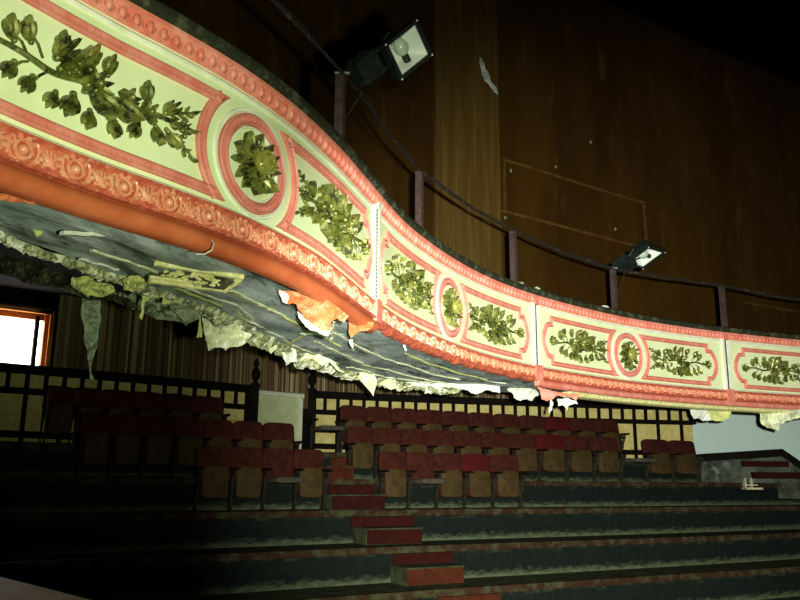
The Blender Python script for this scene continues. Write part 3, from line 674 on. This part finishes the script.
def V(c): return RT * c[0] + UP * c[1] + fw * c[2]
def floodlight(label, ctr, D, u, v, post_top, hu, hv, depth):
    c = at(*ctr, D); u = V(u).normalized(); v = V(v); v = (v - u * v.dot(u)).normalized(); n = u.cross(v)
    if n.dot(c - Vector((0, 0, ZC))) > 0: n = -n
    ft = thing('floodlight', label, 'floodlight', c)
    A = (u, v, n)
    def rect(k, w, h): return [c + u * (a * w) + v * (b * h) + n * k for a, b in ((-1, -1), (1, -1), (1, 1), (-1, 1))]
    M_ = MB(); R = [rect(0, hu, hv), rect(.012, hu, hv), rect(.012, hu * .84, hv * .82), rect(-.005, hu * .82, hv * .8)]; M_.grid(R, close_u=True); build('bezel', M_, BLACKM, ft)
    M_ = MB(); M_.grid([rect(0, hu, hv), rect(-depth * .35, hu * .98, hv * .96), rect(-depth * .8, hu * .72, hv * .62), rect(-depth, hu * .45, hv * .4), rect(-depth, .001, .001)], close_u=True)
    for k in range(-3, 4):
        M_.box(c + u * (k * hu * .2) - n * depth * .93, (.004, hv * .6, depth * .2), A)
    build('housing', M_, BLACKM, ft)
    M_ = MB(); M_.grid([rect(-.002, hu * .83, hv * .8), rect(-depth * .5, hu * .5, hv * .45), rect(-depth * .62, hu * .2, hv * .16), rect(-depth * .62, .001, .001)], close_u=True); build('reflector', M_, REFL, ft, smooth=False)
    M_ = MB(); M_.tube([c - n * depth * .3 + v * (hv * .62), c - n * depth * .3 + v * (hv * .12)], [hu * .16, hu * .15], 12); build('lamp_holder', M_, STAND, ft)
    M_ = MB(); M_.ball(c - n * depth * .3 - v * (hv * .18), (hu * .32, hv * .46, hu * .3), 14, 10, A); build('bulb', M_, BULB, ft)
    g = post_top; q = c - n * depth * .6 - u * hu * .9; mid = q.lerp(g, .45)
    M_ = MB(); M_.box(mid, (hu * .55, hv * .6, .07), A); 
    for k in range(-2, 3): M_.box(mid + u * k * hu * .2, (.004, hv * .68, .078), A)
    build('gear_box', M_, BLACKM, ft)
    M_ = MB(); M_.tube([q + u * hu * .9 + v * hv, mid, g + Vector((0, 0, .01))], .014, 6); M_.tube([q + u * hu * .9 - v * hv, mid], .012, 6); build('bracket', M_, BLACKM, ft)
    M_ = MB(); M_.box(g + Vector((-.015, 0, .012)), (.055, .012, .006)); M_.box(g + Vector((-.03, 0, -.02)), (.004, .012, .05)); build('mounting_plate', M_, PLASD, ft)
    M_ = MB(); e = g + Vector((.03, -.01, -.34)); M_.tube([mid - v * .0 + Vector((0, 0, -.06)), mid.lerp(e, .5) + Vector((.035, 0, -.02)), e], .006, 5); build('power_cable', M_, STAND, ft)
    M_ = MB()
    for a, b in ((-1, -1), (1, -1), (1, 1), (-1, 1)): M_.ball(c + u * a * hu * .95 + v * b * hv * .95 + n * .014, .008, 6, 4)
    build('corner_screw', M_, REFL, ft)
t = tops[0]; floodlight('large black floodlight with a visible bulb on the nearest iron post', (408.5, 50), t.y + .1, (36, 35, 21), (17, -30, 21), t, .19, .155, .24)
t = tops[3]; floodlight('small far black floodlight with bright face tilted down on the fourth post', (645.5, 257.5), t.y + .1, (15, 14, -16.6), (20.3, -4, 14.9), t, .215, .2, .18)
# rubble on the capping
for (px, lb, rr_) in ((604, 'pale chip of plaster lying on the capping below the small floodlight', .035), (520, 'dusty scrap lying on the capping at the foot of the middle post', .03), (536, 'grey rag-like scrap on the capping over the second divider', .035)):
    s = BC.at_px(px, 300); M_ = MB(); M_.ball(S(s, 2.30, .0), (rr_ * 1.7, rr_, rr_ * .7), 9, 6)
    for v in M_.v: v += Vector((noise.noise(v * 40), noise.noise(v * 33 + Vector((5, 0, 0))), noise.noise(v * 37) * .6)) * .02
    tag(build('plaster_chip', M_, PLASW if px == 604 else PLASD, smooth=False), lb, 'debris')

# ------------------------------------------------------------------ upper wall of the gallery
GW = Curve([(-9, 9.5), (-5.5, 11.6), (-3, 13.0), (-1, 14.2), (2.05, 16.0), (5.5, 18.4), (9, 20.6), (14, 23.5)], step=.1)
def G(s, z, n): p = GW.pos(s); q = GW.nor(s); return Vector((p.x + q.x * n, p.y + q.y * n, z + ZC))
mb = MB(); sweep(mb, [(0, 2.95), (0, 12), (-.25, 12), (-.25, 2.95)], 0, GW.L, .4, G); struct('wall_back_upper', mb, BROWN)
def gs(px, y=200): return GW.at_px(px, y)
def gz(px, py): s = gs(px, py); p = GW.pos(s); return at(px, py, p.y).z - ZC
s1, s2 = gs(436), gs(499)
mb = MB(); sweep(mb, [(-.02, 2.95), (.09, 2.95), (.09, 12), (-.02, 12)], s1, s2, .3, G); struct('trim_1', mb, BROWNP)
def molding(n, a, b, w=.035):
    mb = MB(); za = gz(*a); zb = gz(*b); sa = gs(*a); sb = gs(*b)
    if abs(sa - sb) < .15: mb2 = sweep(mb, [(-.01, za), (.03, za), (.03, zb), (-.01, zb)], sa - w, sa + w, .03, G)
    else:
        z = (za + zb) / 2; sweep(mb, [(-.01, z - w), (.02, z - w), (.035, z), (.02, z + w), (-.01, z + w)], sa, sb, .2, G)
    struct('trim_%d' % n, mb, BTRIM)
molding(2, (503, 157), (643, 205)); molding(3, (503, 208), (643, 250)); molding(4, (643, 205), (643, 252)); molding(5, (503, 157), (503, 210), .02)
molding(6, (745, 307), (800, 308)); 
# torn flap on the upper wall
flap('torn_paint_flap', [(479, 62), (481, 72), (484, 80), (490, 87), (498, 95), (497, 88), (490, 80), (489, 74), (485, 68), (484, 62), (480, 57)], 15.0, PLASW, 'small torn white flap peeling from the brown wall high above', 'plaster', bulge=.06, seed=60)
r = random.Random(9)
for (px, py, l) in ((557, 167, 'highest pale paint chip inside the moulded wall section'), (512, 171, 'pale paint chip at the left of the moulded wall section'), (591, 142, 'lone pale paint chip above the moulded wall section'), (614, 229, 'pale paint chip just above the small floodlight'), (505, 218, 'pale paint chip low beside the pilaster')):
    s = gs(px, py); M_ = MB(); p = G(s, gz(px, py), .012); M_.ball(p, (.03, .012, .04), 6, 4)
    for v in M_.v: v += Vector((noise.noise(v * 30), 0, noise.noise(v * 41))) * .02
    tag(build('paint_chip', M_, PLASD, smooth=False), l, 'paint chip')
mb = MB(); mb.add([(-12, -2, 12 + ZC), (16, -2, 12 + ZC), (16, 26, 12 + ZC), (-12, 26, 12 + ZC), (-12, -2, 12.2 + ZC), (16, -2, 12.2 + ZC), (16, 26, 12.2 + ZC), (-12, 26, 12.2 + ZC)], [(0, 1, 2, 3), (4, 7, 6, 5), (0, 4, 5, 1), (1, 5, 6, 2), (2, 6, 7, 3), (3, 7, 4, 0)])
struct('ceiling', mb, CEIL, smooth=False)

# ------------------------------------------------------------------ circle: back wall, screen, curtain, window
WC = Curve([(-12.5, 9.6), (-10, 11.4), (-6.85, 13.8), (-4.7, 15.5), (-3.3, 16.7), (-2, 17.7), (0.2, 18.5), (2.4, 19.1), (5, 19.7), (7.25, 20.1)], step=.06)
WC2 = Curve([(7.25, 20.1), (9, 20.35), (12, 20.6), (15, 20.8)], step=.1)
def W(s, z, n): p = WC.pos(s); q = WC.nor(s); return Vector((p.x + q.x * n, p.y + q.y * n, z + ZC))
def W2(s, z, n): p = WC2.pos(s); q = WC2.nor(s); return Vector((p.x + q.x * n, p.y + q.y * n, z + ZC))
def ws(px, y=400): return WC.at_px(px, y)
sw0, sw1 = ws(-40 - 2.5, 338), ws(57 - 2.5, 338)
zw0, zw1 = 1.95, 3.05
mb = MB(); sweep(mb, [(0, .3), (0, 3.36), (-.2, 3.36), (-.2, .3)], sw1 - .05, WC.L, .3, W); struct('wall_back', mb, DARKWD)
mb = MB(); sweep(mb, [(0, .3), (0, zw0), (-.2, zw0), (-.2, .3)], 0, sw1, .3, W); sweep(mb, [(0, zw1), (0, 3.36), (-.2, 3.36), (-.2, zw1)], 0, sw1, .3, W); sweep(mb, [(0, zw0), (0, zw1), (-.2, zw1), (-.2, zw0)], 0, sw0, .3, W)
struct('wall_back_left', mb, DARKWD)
mb = MB(); sweep(mb, [(0, -.2), (0, 3.36), (-.2, 3.36), (-.2, -.2)], 0, WC2.L, .3, W2); struct('wall_back_right', mb, WWALL)
# window with orange casing
sa, sb = ws(-30 - 2.5, 338), ws(52.5 - 2.5, 338)
win = thing('window_1', None, None, W((sa + sb) / 2, zw0, 0)); win['kind'] = 'structure'; del_ = win
def wbox(a, b, z0, z1, n0, n1): M_ = MB(); sweep(M_, [(n0, z0), (n1, z0), (n1, z1), (n0, z1)], a, b, .2, W); return M_
zt = at(52, 312, W(sb, 0, 0).y).z - ZC; zb_ = at(50, 368, W(sb, 0, 0).y).z - ZC
q0, q1, q2, q3, q4 = ws(38.0 - 2.5, 338), ws(40.2 - 2.5, 338), ws(41.5 - 2.5, 338), ws(45.2 - 2.5, 338), ws(48.5 - 2.5, 338)
M_ = wbox(q4, sb, zb_ - .1, zt, -.02, .10); build('casing', M_, GLOWF, win)
M_ = wbox(sa, sb, zt - .07, zt, -.02, .09); build('casing', M_, GLOWF, win)
M_ = wbox(q3, q4, zb_ - .1, zt - .07, -.14, .02); build('sash_stile', M_, GLOWF, win)
M_ = wbox(q0, q1, zb_ - .1, zt - .1, -.10, -.04); build('dark_bar', M_, DARKWD, win)
M_ = wbox(sa, q3, zt - .17, zt - .07, -.16, -.06); build('sash_rail', M_, GLOWF, win)
M_ = wbox(sa, q0, zb_ - .1, zt - .15, -.16, -.13); build('pane', M_, DAY, win)
M_ = wbox(q2, q3, zb_ - .1, zt - .17, -.16, -.13); build('pane', M_, DAY, win)
M_ = wbox(sa, sb, zb_ - .16, zb_ - .08, -.1, .08); build('window_sill', M_, DARKWD, win)
# curtain
cs = ws(54, 340)
mb = MB(); n = 1500; rows = []; uvs = []
for z in (1.55, 3.3):
    r = []
    for i in range(n + 1):
        s = cs + (WC.L - .1 - cs) * i / n; q = .07 + .028 * math.sin(s * 42 + 2 * math.sin(s * 3)) + .015 * math.sin(s * 17)
        r.append(W(s, z, q)); uvs.append((s, z))
    rows.append(r)
mb.grid(rows)
for i, u in enumerate(uvs): mb.uv[i] = u
tag(build('curtain', mb, CURT), 'long faded striped pleated curtain covering the rear wall above the timber screen', 'curtain')
# timber screen: dark framing over yellow panels
def screen(px0, px1, label):
    a, b = ws(px0), ws(px1); t = thing('timber_screen', label, 'screen', W((a + b) / 2, .47, .3))
    M_ = MB(); sweep(M_, [(.20, .47), (.215, .47), (.215, 1.86), (.20, 1.86)], a, b, .2, W); build('yellow_backing', M_, YELL, t)
    M_ = MB()
    for z0, z1, d in ((1.77, 1.93, .30), (1.42, 1.53, .27), (.68, .8, .27), (.47, .6, .28)): sweep(M_, [(.2, z0), (d, z0), (d, z1), (.2, z1)], a, b, .2, W)
    n = max(1, round((b - a) / .31))
    for i in range(n + 1):
        s = a + (b - a) * i / n; w = .036 if 0 < i < n else .09
        sweep(M_, [(.2, 1.44), (.262, 1.44), (.262, 1.8), (.2, 1.8)], s - w, s + w, .05, W)
        if i % 2 == 0: sweep(M_, [(.2, .5), (.262, .5), (.262, 1.5), (.2, 1.5)], s - w, s + w, .05, W)
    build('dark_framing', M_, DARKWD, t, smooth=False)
screen(-60, 244, 'dark timber screen with small yellow squares, left of the pale door')
screen(309, 686, 'dark timber screen with small yellow squares, right of the pale door')
# pale door between the newel posts
a, b = ws(250), ws(301)
dr = thing('door_1', None, None, W((a + b) / 2, .47, .2)); dr['kind'] = 'structure'
M_ = MB(); sweep(M_, [(.14, .47), (.19, .47), (.19, 1.80), (.14, 1.80)], a, b, .1, W); build('door_leaf', M_, DOORW, dr)
M_ = MB(); sweep(M_, [(.14, 1.74), (.24, 1.76), (.25, 1.84), (.2, 1.87), (.14, 1.87)], a, b, .1, W); build('door_head', M_, WHITE, dr)
M_ = MB(); sweep(M_, [(.19, .47), (.21, .47), (.21, 1.74), (.19, 1.74)], b - .1, b - .02, .05, W); build('door_jamb', M_, WHITE, dr)
def newel(px, label):
    s = ws(px); c = W(s, .47, .36); t = thing('newel_post', label, 'post', c)
    M_ = MB(); M_.box(c + Vector((0, 0, .72)), (.07, .07, .72)); M_.box(c + Vector((0, 0, 1.46)), (.09, .09, .025)); build('shaft', M_, DARKWD, t)
    M_ = MB(); M_.lathe([(.001, 0), (.07, 0), (.05, .03), (.035, .06), (.075, .12), (.095, .2), (.08, .28), (.04, .33), (.03, .36), (.055, .4), (.06, .45), (.03, .5), (.001, .54)], c + Vector((0, 0, 1.48))); build('finial', M_, DARKWD, t)
newel(245, 'dark newel post with turned finial on the left of the pale door'); newel(304, 'dark newel post with turned finial on the right of the pale door')

# underside of the gallery steps, rising from the torn edge to the rear wall
mb = MB(); rows = []; WALL = [WC.pos(WC.L * i / 60) for i in range(61)] + [WC2.pos(WC2.L * i / 20) for i in range(1, 21)]
E2 = [e[1] for e in edge]
for i in range(81):
    a = E2[round(i * NS / 80)]; q = WALL[i]; b = Vector((q.x, q.y, 3.3 + ZC)); r = []
    for j in range(11):
        v = j / 10; p = a.lerp(b, v); p.z = ZC + 1.24 + (3.3 - 1.24) * v ** .8 ; r.append(p)
    rows.append(r + [p + Vector((0, 0, .06)) for p in reversed(r)])
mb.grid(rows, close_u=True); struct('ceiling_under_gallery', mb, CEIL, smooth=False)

# ------------------------------------------------------------------ stepped floor of the circle
E1 = Curve([(-9, 6.6), (-6, 8.6), (-4.4, 9.7), (-2.2, 11.15), (-.6, 12.15), (1.65, 13.35), (5.1, 15.2), (9.2, 17.5), (14, 19.8)], step=.02)
TP, RZ_ = .95, .45
def E(s, z, n): p = E1.pos(s); q = E1.nor(s); return Vector((p.x + q.x * n, p.y + q.y * n, z + ZC))
Z1 = -.42
for k in range(-1, 6):                       # k=1 carries the front row of seats
    off = (k - 1) * TP; z = Z1 - (k - 1) * RZ_ if k > -1 else Z1 + 2 * RZ_
    mb = MB(); n = 220; rows = []
    back = off - (TP + .15 if k > -1 else 4.5)
    for i in range(n + 1):
        s = E1.L * i / n; rows.append([E(s, z, back), E(s, z, off - .01)])
    mb.grid(rows); struct('floor' if k == -1 else 'floor_%d' % (k + 1), mb, TREAD, smooth=False)
    mb = MB(); rows = []
    for i in range(n + 1):
        s = E1.L * i / n; rows.append([E(s, z - RZ_ - .02, off), E(s, z - .005, off)])
    mb.grid(rows)
    for i in range(n + 1):
        mb.uv[2 * i] = (E1.L * i / n, 0); mb.uv[2 * i + 1] = (E1.L * i / n, 1)
    struct('wall_riser_%d' % (k + 2), mb, RISER)
    mb = MB(); sweep(mb, [(off + a_, z + b_) for a_, b_ in ((-.10, -.005), (-.10, .012), (.025, .012), (.035, 0), (.035, -.075), (.0, -.085))], 0, E1.L, .15, E); struct('trim_%d' % (k + 12), mb, NOSE)
# a lower floor beneath everything
mb = MB(); mb.box((1, 11, -.12), (16, 14, .1)); struct('floor_stalls', mb, DARKWD, smooth=False)

# aisle steps ---------------------------------------------------------
def step(px0, px1, k, half, label, m, tall=True):
    """half: a box standing on tread k+1 against riser k; else a red board on riser k"""
    off = (k - 1) * TP; z = Z1 - (k - 1) * RZ_
    if half: n1 = off + .45; n0 = off + .0; zt_ = z - RZ_ / 2; zb = z - RZ_
    else: n1 = off + .035 - .0; n0 = off; zt_ = z - .085; zb = z - RZ_ / 2
    def sp(px):
        r = ray(px, 500); best = None
        for i in range(0, len(E1.p)):
            q = E(E1.s[i], 0, n1)
            if q.y <= 0: continue
            e = abs(q.x * r.y - q.y * r.x) / r.y
            if best is None or e < best[0]: best = (e, E1.s[i])
        return best[1]
    a, b = sp(px0), sp(px1); c = E((a + b) / 2, zb, n1)
    t = thing('aisle_step' if half else 'riser_board', label, 'step' if half else 'board', c)
    if half:
        M_ = MB(); sweep(M_, [(n0 + .01, zb), (n1 - .02, zb), (n1 - .02, zt_ - .02), (n0 + .01, zt_ - .02)], a, b, .1, E); build('step_block', M_, TREAD, t, smooth=False)
        M_ = MB(); sweep(M_, [(n0, zt_ - .02), (n1 + .0, zt_ - .02), (n1 + .0, zt_), (n0, zt_)], a, b, .1, E); build('tread', M_, TREAD, t, smooth=False)
        M_ = MB(); sweep(M_, [(n1 - .02, zb + .005), (n1, zb + .005), (n1, zt_ - .02), (n1 - .02, zt_ - .02)], a + .01, b - .01, .1, E); build('red_riser', M_, m, t, smooth=False, label='red-painted riser')
    else:
        M_ = MB(); sweep(M_, [(n0 + .004, zb), (n1, zb), (n1, zt_), (n0 + .004, zt_)], a, b, .1, E); build('board_face', M_, m, t, smooth=False)
step(326, 354, -1, True, 'highest small red step at the top of the aisle', REDO)
step(328, 375, 0, False, 'highest large red board, on the tier face beside the front row seats', REDR)
step(332, 386, 0, True, 'red-fronted aisle step level with the front row of seats', REDR)
step(352, 414, 1, False, 'dark red board on the tier face just below the front row', REDR)
step(368, 423, 1, True, 'red-fronted aisle step one tier below the front row', REDR)
step(394, 453, 2, False, 'dark red board on the second tier face below the front row', REDR)
step(408, 464, 2, True, 'brighter orange-red aisle step two tiers below the front row', REDO)
step(438, 500, 3, False, 'lowest red board cut off by the bottom of the picture', REDO)
step(452, 512, 3, True, 'lowest aisle step at the bottom of the picture', REDR)
step(330, 352, -1, False, 'small orange board at the very top of the aisle', REDO)

# ------------------------------------------------------------------ seats
def rbox(M_, c, h, tilt=0, r=.03):
    """rounded slab: superellipse outline in x-z, thickness in y"""
    c = Vector(c); n = 24; rows = []
    ct, st = math.cos(tilt), math.sin(tilt)
    for ky, sc in ((-1, .9), (-.7, 1), (.7, 1), (1, .9)):
        row = []
        for i in range(n):
            a = 2 * PI * i / n; ca, sa_ = math.cos(a), math.sin(a); e = 2 / 7
            x = h[0] * math.copysign(abs(ca) ** e, ca) * sc; z = h[2] * math.copysign(abs(sa_) ** e, sa_) * (sc * .5 + .5); y = h[1] * ky
            row.append(c + Vector((x, y * ct - z * st, y * st + z * ct)))
        rows.append(row)
    o = M_.grid(rows, close_u=True); M_.f.append(tuple(o + k for k in reversed(range(n)))); M_.f.append(tuple(o + 3 * n + k for k in range(n)))
def seat_proto(kind, cloth, down=False, back=True):
    t = bpy.data.objects.new('theatre_seat', None); t.empty_display_size = .1; COL.objects.link(t); t['category'] = 'seat'
    P_ = t
    if back:
        M_ = MB(); rbox(M_, (0, .10, .645), (.268, .035, .25), -.14); build('backrest', M_, cloth, P_)
        M_ = MB(); M_.box((0, .155, .62), (.22, .01, .22)); build('back_board', M_, DARKWD, P_)
    if down:
        M_ = MB(); rbox(M_, (0, -.17, .43), (.235, .04, .22), PI / 2 - .03); build('seat_pad', M_, PADG, P_)
    else:
        M_ = MB(); rbox(M_, (0, -.005, .40), (.2, .028, .215), -.06); build('seat_pad', M_, PAD, P_)
        M_ = MB(); rbox(M_, (0, .045, .40), (.205, .035, .22), -.06); c_ = build('cushion', M_, cloth, P_)
    for sg in (-1,):
        M_ = MB(); x = sg * .262
        M_.box((x, .05, .3), (.011, .04, .27)); M_.box((x, .01, .012), (.016, .13, .012)); M_.box((x, -.02, .52), (.011, .09, .035)); M_.tube([(x, -.09, .5), (x, -.04, .4), (x, -.02, .3), (x, .03, .2)], .018, 6)
        build('end_standard', M_, STAND, P_)
        M_ = MB(); rbox(M_, (x, -.06, .585), (.03, .155, .018)); build('armrest', M_, DARKWD, P_)
    return t
protos = {}
protos['m'] = seat_proto('m', SEATR); protos['b'] = seat_proto('b', SEATB); protos['d'] = seat_proto('d', SEATR, True, True); protos['n'] = seat_proto('n', SEATR, True, False)
used = set()
def arc_of(px, row, dn=.5):
    off = (row - 1) * TP - dn; r = ray(px, 450); best = None
    for i in range(0, len(E1.p)):
        q = E(E1.s[i], 0, off)
        if q.y <= 0: continue
        e = abs(q.x * r.y - q.y * r.x) / r.y
        if best is None or e < best[0]: best = (e, E1.s[i])
    return best[1]
def place_seat(key, px, row, label, group, last=False, first=None, dn=.5, w=None, s=None):
    off = (row - 1) * TP - dn; z = Z1 - (row - 1) * RZ_
    if s is None: s = arc_of(px, row)
    p = E(s, z, off); t = E1.tan(s); ang = math.atan2(t.y, t.x)
    src = protos[key]
    if key in used:
        o = src.copy(); COL.objects.link(o)
        for ch in src.children: c = ch.copy(); COL.objects.link(c); c.parent = o
    else: o = src; used.add(key)
    o.location = p; o.rotation_euler = (0, 0, ang); o.scale = ((w or .54) / .54, 1, 1)
    tag(o, label, 'seat', group)
    if last:
        for ch in list(src.children):
            if ch.name.startswith('end_standard') or ch.name.startswith('armrest'):
                c = ch.copy(); COL.objects.link(c); c.parent = o; c.location = (.524, 0, 0)
    return o
ORD = ['first', 'second', 'third', 'fourth', 'fifth', 'sixth', 'seventh', 'eighth', 'ninth', 'tenth', 'eleventh', 'twelfth']
front_r = [396, 424, 451, 479, 507]; mid_r = [363, 391, 418, 445, 472, 499, 526, 553, 580, 606, 633, 660, 686]; top_r = [355, 381, 408, 434, 460, 485, 510, 536, 562, 587, 611]
kinds = {'m': 'maroon tip-up seat', 'b': 'brighter red tip-up seat', 'd': 'maroon seat, pad folded down', 'n': 'backless seat, pad folded down'}
def row_of(arr, row, special, where, aisle_first=True, grp=''):
    S_ = [arc_of(px, row) for px in arr]; n = len(arr)
    # even out the measured centres into a regular row (quadratic fit through first, middle and last)
    m = n // 2; a0 = S_[0]; a1 = S_[m]; a2 = S_[-1]
    def q_(i):
        t = i; return a0 * (t - m) * (t - n + 1) / (m * (n - 1)) + a1 * t * (t - n + 1) / (m * (m - n + 1)) + a2 * t * (t - m) / ((n - 1) * (n - 1 - m))
    for i, px in enumerate(arr):
        c = q_(i); off = (row - 1) * TP - .5
        d1 = (E(q_(i + .5), 0, off) - E(c, 0, off)).length * 2; d0 = (E(q_(i - .5), 0, off) - E(c, 0, off)).length * 2; w = (d0 + d1) / 2 * .99
        key = special.get(i, 'm'); n_ = ORD[i] if i < 12 else 'thirteenth'
        place_seat(key, px, row, '%s, %s from aisle, %s' % (kinds[key], n_, where), grp, last=(i == n - 1) if aisle_first else (i == 0), w=w, s=c)
row_of(front_r, 1, {1: 'd', 3: 'b'}, 'front row right of the aisle', True, 'front row seats right of the aisle')
row_of(mid_r, 0, {7: 'b', 10: 'n'}, 'middle row right of the aisle', True, 'middle row seats right of the aisle')
row_of(top_r, -1, {8: 'b'}, 'back row right of the aisle', True, 'back row seats right of the aisle')
row_of([312, 283, 250, 216], 1, {1: 'd'}, 'front row left of the aisle', False, 'front row seats left of the aisle')
row_of([281, 250, 220, 189, 158, 127, 96], 0, {}, 'middle row left of the aisle', False, 'middle row seats left of the aisle')
row_of([208, 178, 148, 118, 88, 58], -1, {}, 'back row left of the aisle', False, 'back row seats left of the aisle')
place_seat('n', 325, -1, 'backless seat with folded-down pad standing alone at the head of the aisle', 'lone seats by the aisle', last=True)

# ------------------------------------------------------------------ exit parapet, debris, near ledge
D = 18.2
pa, pb, pc = at(699, 454, D), at(780, 449, D), at(822, 478, D)
par = thing('exit_parapet', 'low parapet with dark sloping handrail in front of the pale wall', 'parapet', Vector((pa.x, D, pa.z - .7)))
M_ = MB(); rows = []
for p in (pa, pb, pc): rows.append([p + Vector((0, -.12, .0)), p + Vector((0, .12, .0)), p + Vector((0, .12, -.17)), p + Vector((0, -.12, -.17))])
M_.grid(rows, close_u=True); M_.f += [(0, 1, 2, 3), (8, 11, 10, 9)]; build('coping', M_, DARKWD, par, smooth=False)
M_ = MB(); rows = []
for p in (pa, pb, pc): b_ = Vector((p.x, p.y, pa.z - .95)); rows.append([p + Vector((0, -.06, -.15)), p + Vector((0, .06, -.15)), b_ + Vector((0, .06, 0)), b_ + Vector((0, -.06, 0))])
M_.grid(rows, close_u=True); M_.f += [(0, 1, 2, 3), (8, 11, 10, 9)]; build('scuffed_panel', M_, PARP, par, smooth=False, label='scuffed pale panel')
for (x0, x1, y0, y1, l) in ((742, 788, 461, 467, 'dark red plank fixed on the parapet, the upper one'), (752, 805, 472, 479, 'dark red plank fixed on the parapet, the lower one')):
    a = at(x0, y0, D - .15); b = at(x1, y1, D - .15); M_ = MB(); M_.box((a + b) / 2, (abs(b.x - a.x) / 2, .06, abs(a.z - b.z) / 2)); tag(build('red_plank', M_, DRED, smooth=False), l, 'plank')
a = at(750, 489.5, 16.9); cr = thing('broken_crate', 'small broken cream crate lying on the tier at the right', 'crate', a)
M_ = MB(); M_.box(a + Vector((0, 0, .09)), (.13, .09, .012)); M_.box(a + Vector((.05, 0, .02)), (.17, .12, .02)); build('boards', M_, CREAMP, cr, smooth=False)
M_ = MB(); M_.box(a + Vector((-.1, 0, .13)), (.018, .05, .1)); M_.box(a + Vector((.03, 0, .13)), (.014, .05, .1)); build('uprights', M_, CREAMP, cr, smooth=False)
# near ledge, lower left
p, q = hit(-40, 565, -.6), hit(130, 607.5, -.6)
d = (q - p).normalized(); nn = Vector((-d.y, d.x, 0)); nn = nn if nn.y < 0 else -nn
M_ = MB(); a = p - d * 2; b = q + d * 1.4
prof = [(0, 0), (.02, -.03), (.02, -.16), (.8, -.16), (.8, 0)]
prof = [(-.0, -.02), (.03, 0), (.5, 0), (.55, -.02), (.55, -.5), (.0, -.5)]
M_.grid([[c + nn * x + Vector((0, 0, z)) for x, z in prof] for c in (a, b)], close_u=True); M_.f += [tuple(range(6)), tuple(range(11, 5, -1))]
tag(build('box_ledge', M_, LEDGE, smooth=False), 'pinkish painted ledge poking in at the bottom left corner', 'ledge')

# ------------------------------------------------------------------ light
def spot(name, loc, tgt, W_, size, blend, col, rad):
    l = bpy.data.lights.new(name, 'SPOT'); l.energy = W_; l.spot_size = math.radians(size); l.spot_blend = blend; l.color = col; l.shadow_soft_size = rad
    o = bpy.data.objects.new(name, l); COL.objects.link(o); o.location = loc
    o.rotation_euler = (Vector(tgt) - Vector(loc)).to_track_quat('-Z', 'Y').to_euler(); return o
spot('torch', (.13, -.1, ZC + .08), at(615, 425, 10), 9900, 61, 1.0, (1.0, .98, .89), .03)
spot('left_bay_fill', (.45, .0, ZC - .12), at(240, 55, 10), 900, 74, 1.0, (.95, 1.0, .72), .04)  # fill spot added to brighten the left bay and the soffit
w = bpy.data.worlds.new('world'); scn.world = w; w.use_nodes = True
w.node_tree.nodes['Background'].inputs[0].default_value = (.6, .8, .5, 1); w.node_tree.nodes['Background'].inputs[1].default_value = .004
scn.view_settings.view_transform = 'Standard'; scn.view_settings.look = 'None'; scn.view_settings.gamma = 1; scn.view_settings.exposure = 0
scn.view_settings.use_curve_mapping = False
for o in list(bpy.data.objects):
    if 'org' in o: del o['org']
for m in bpy.data.materials:
    if 'nodes_tail' in m: del m['nodes_tail']
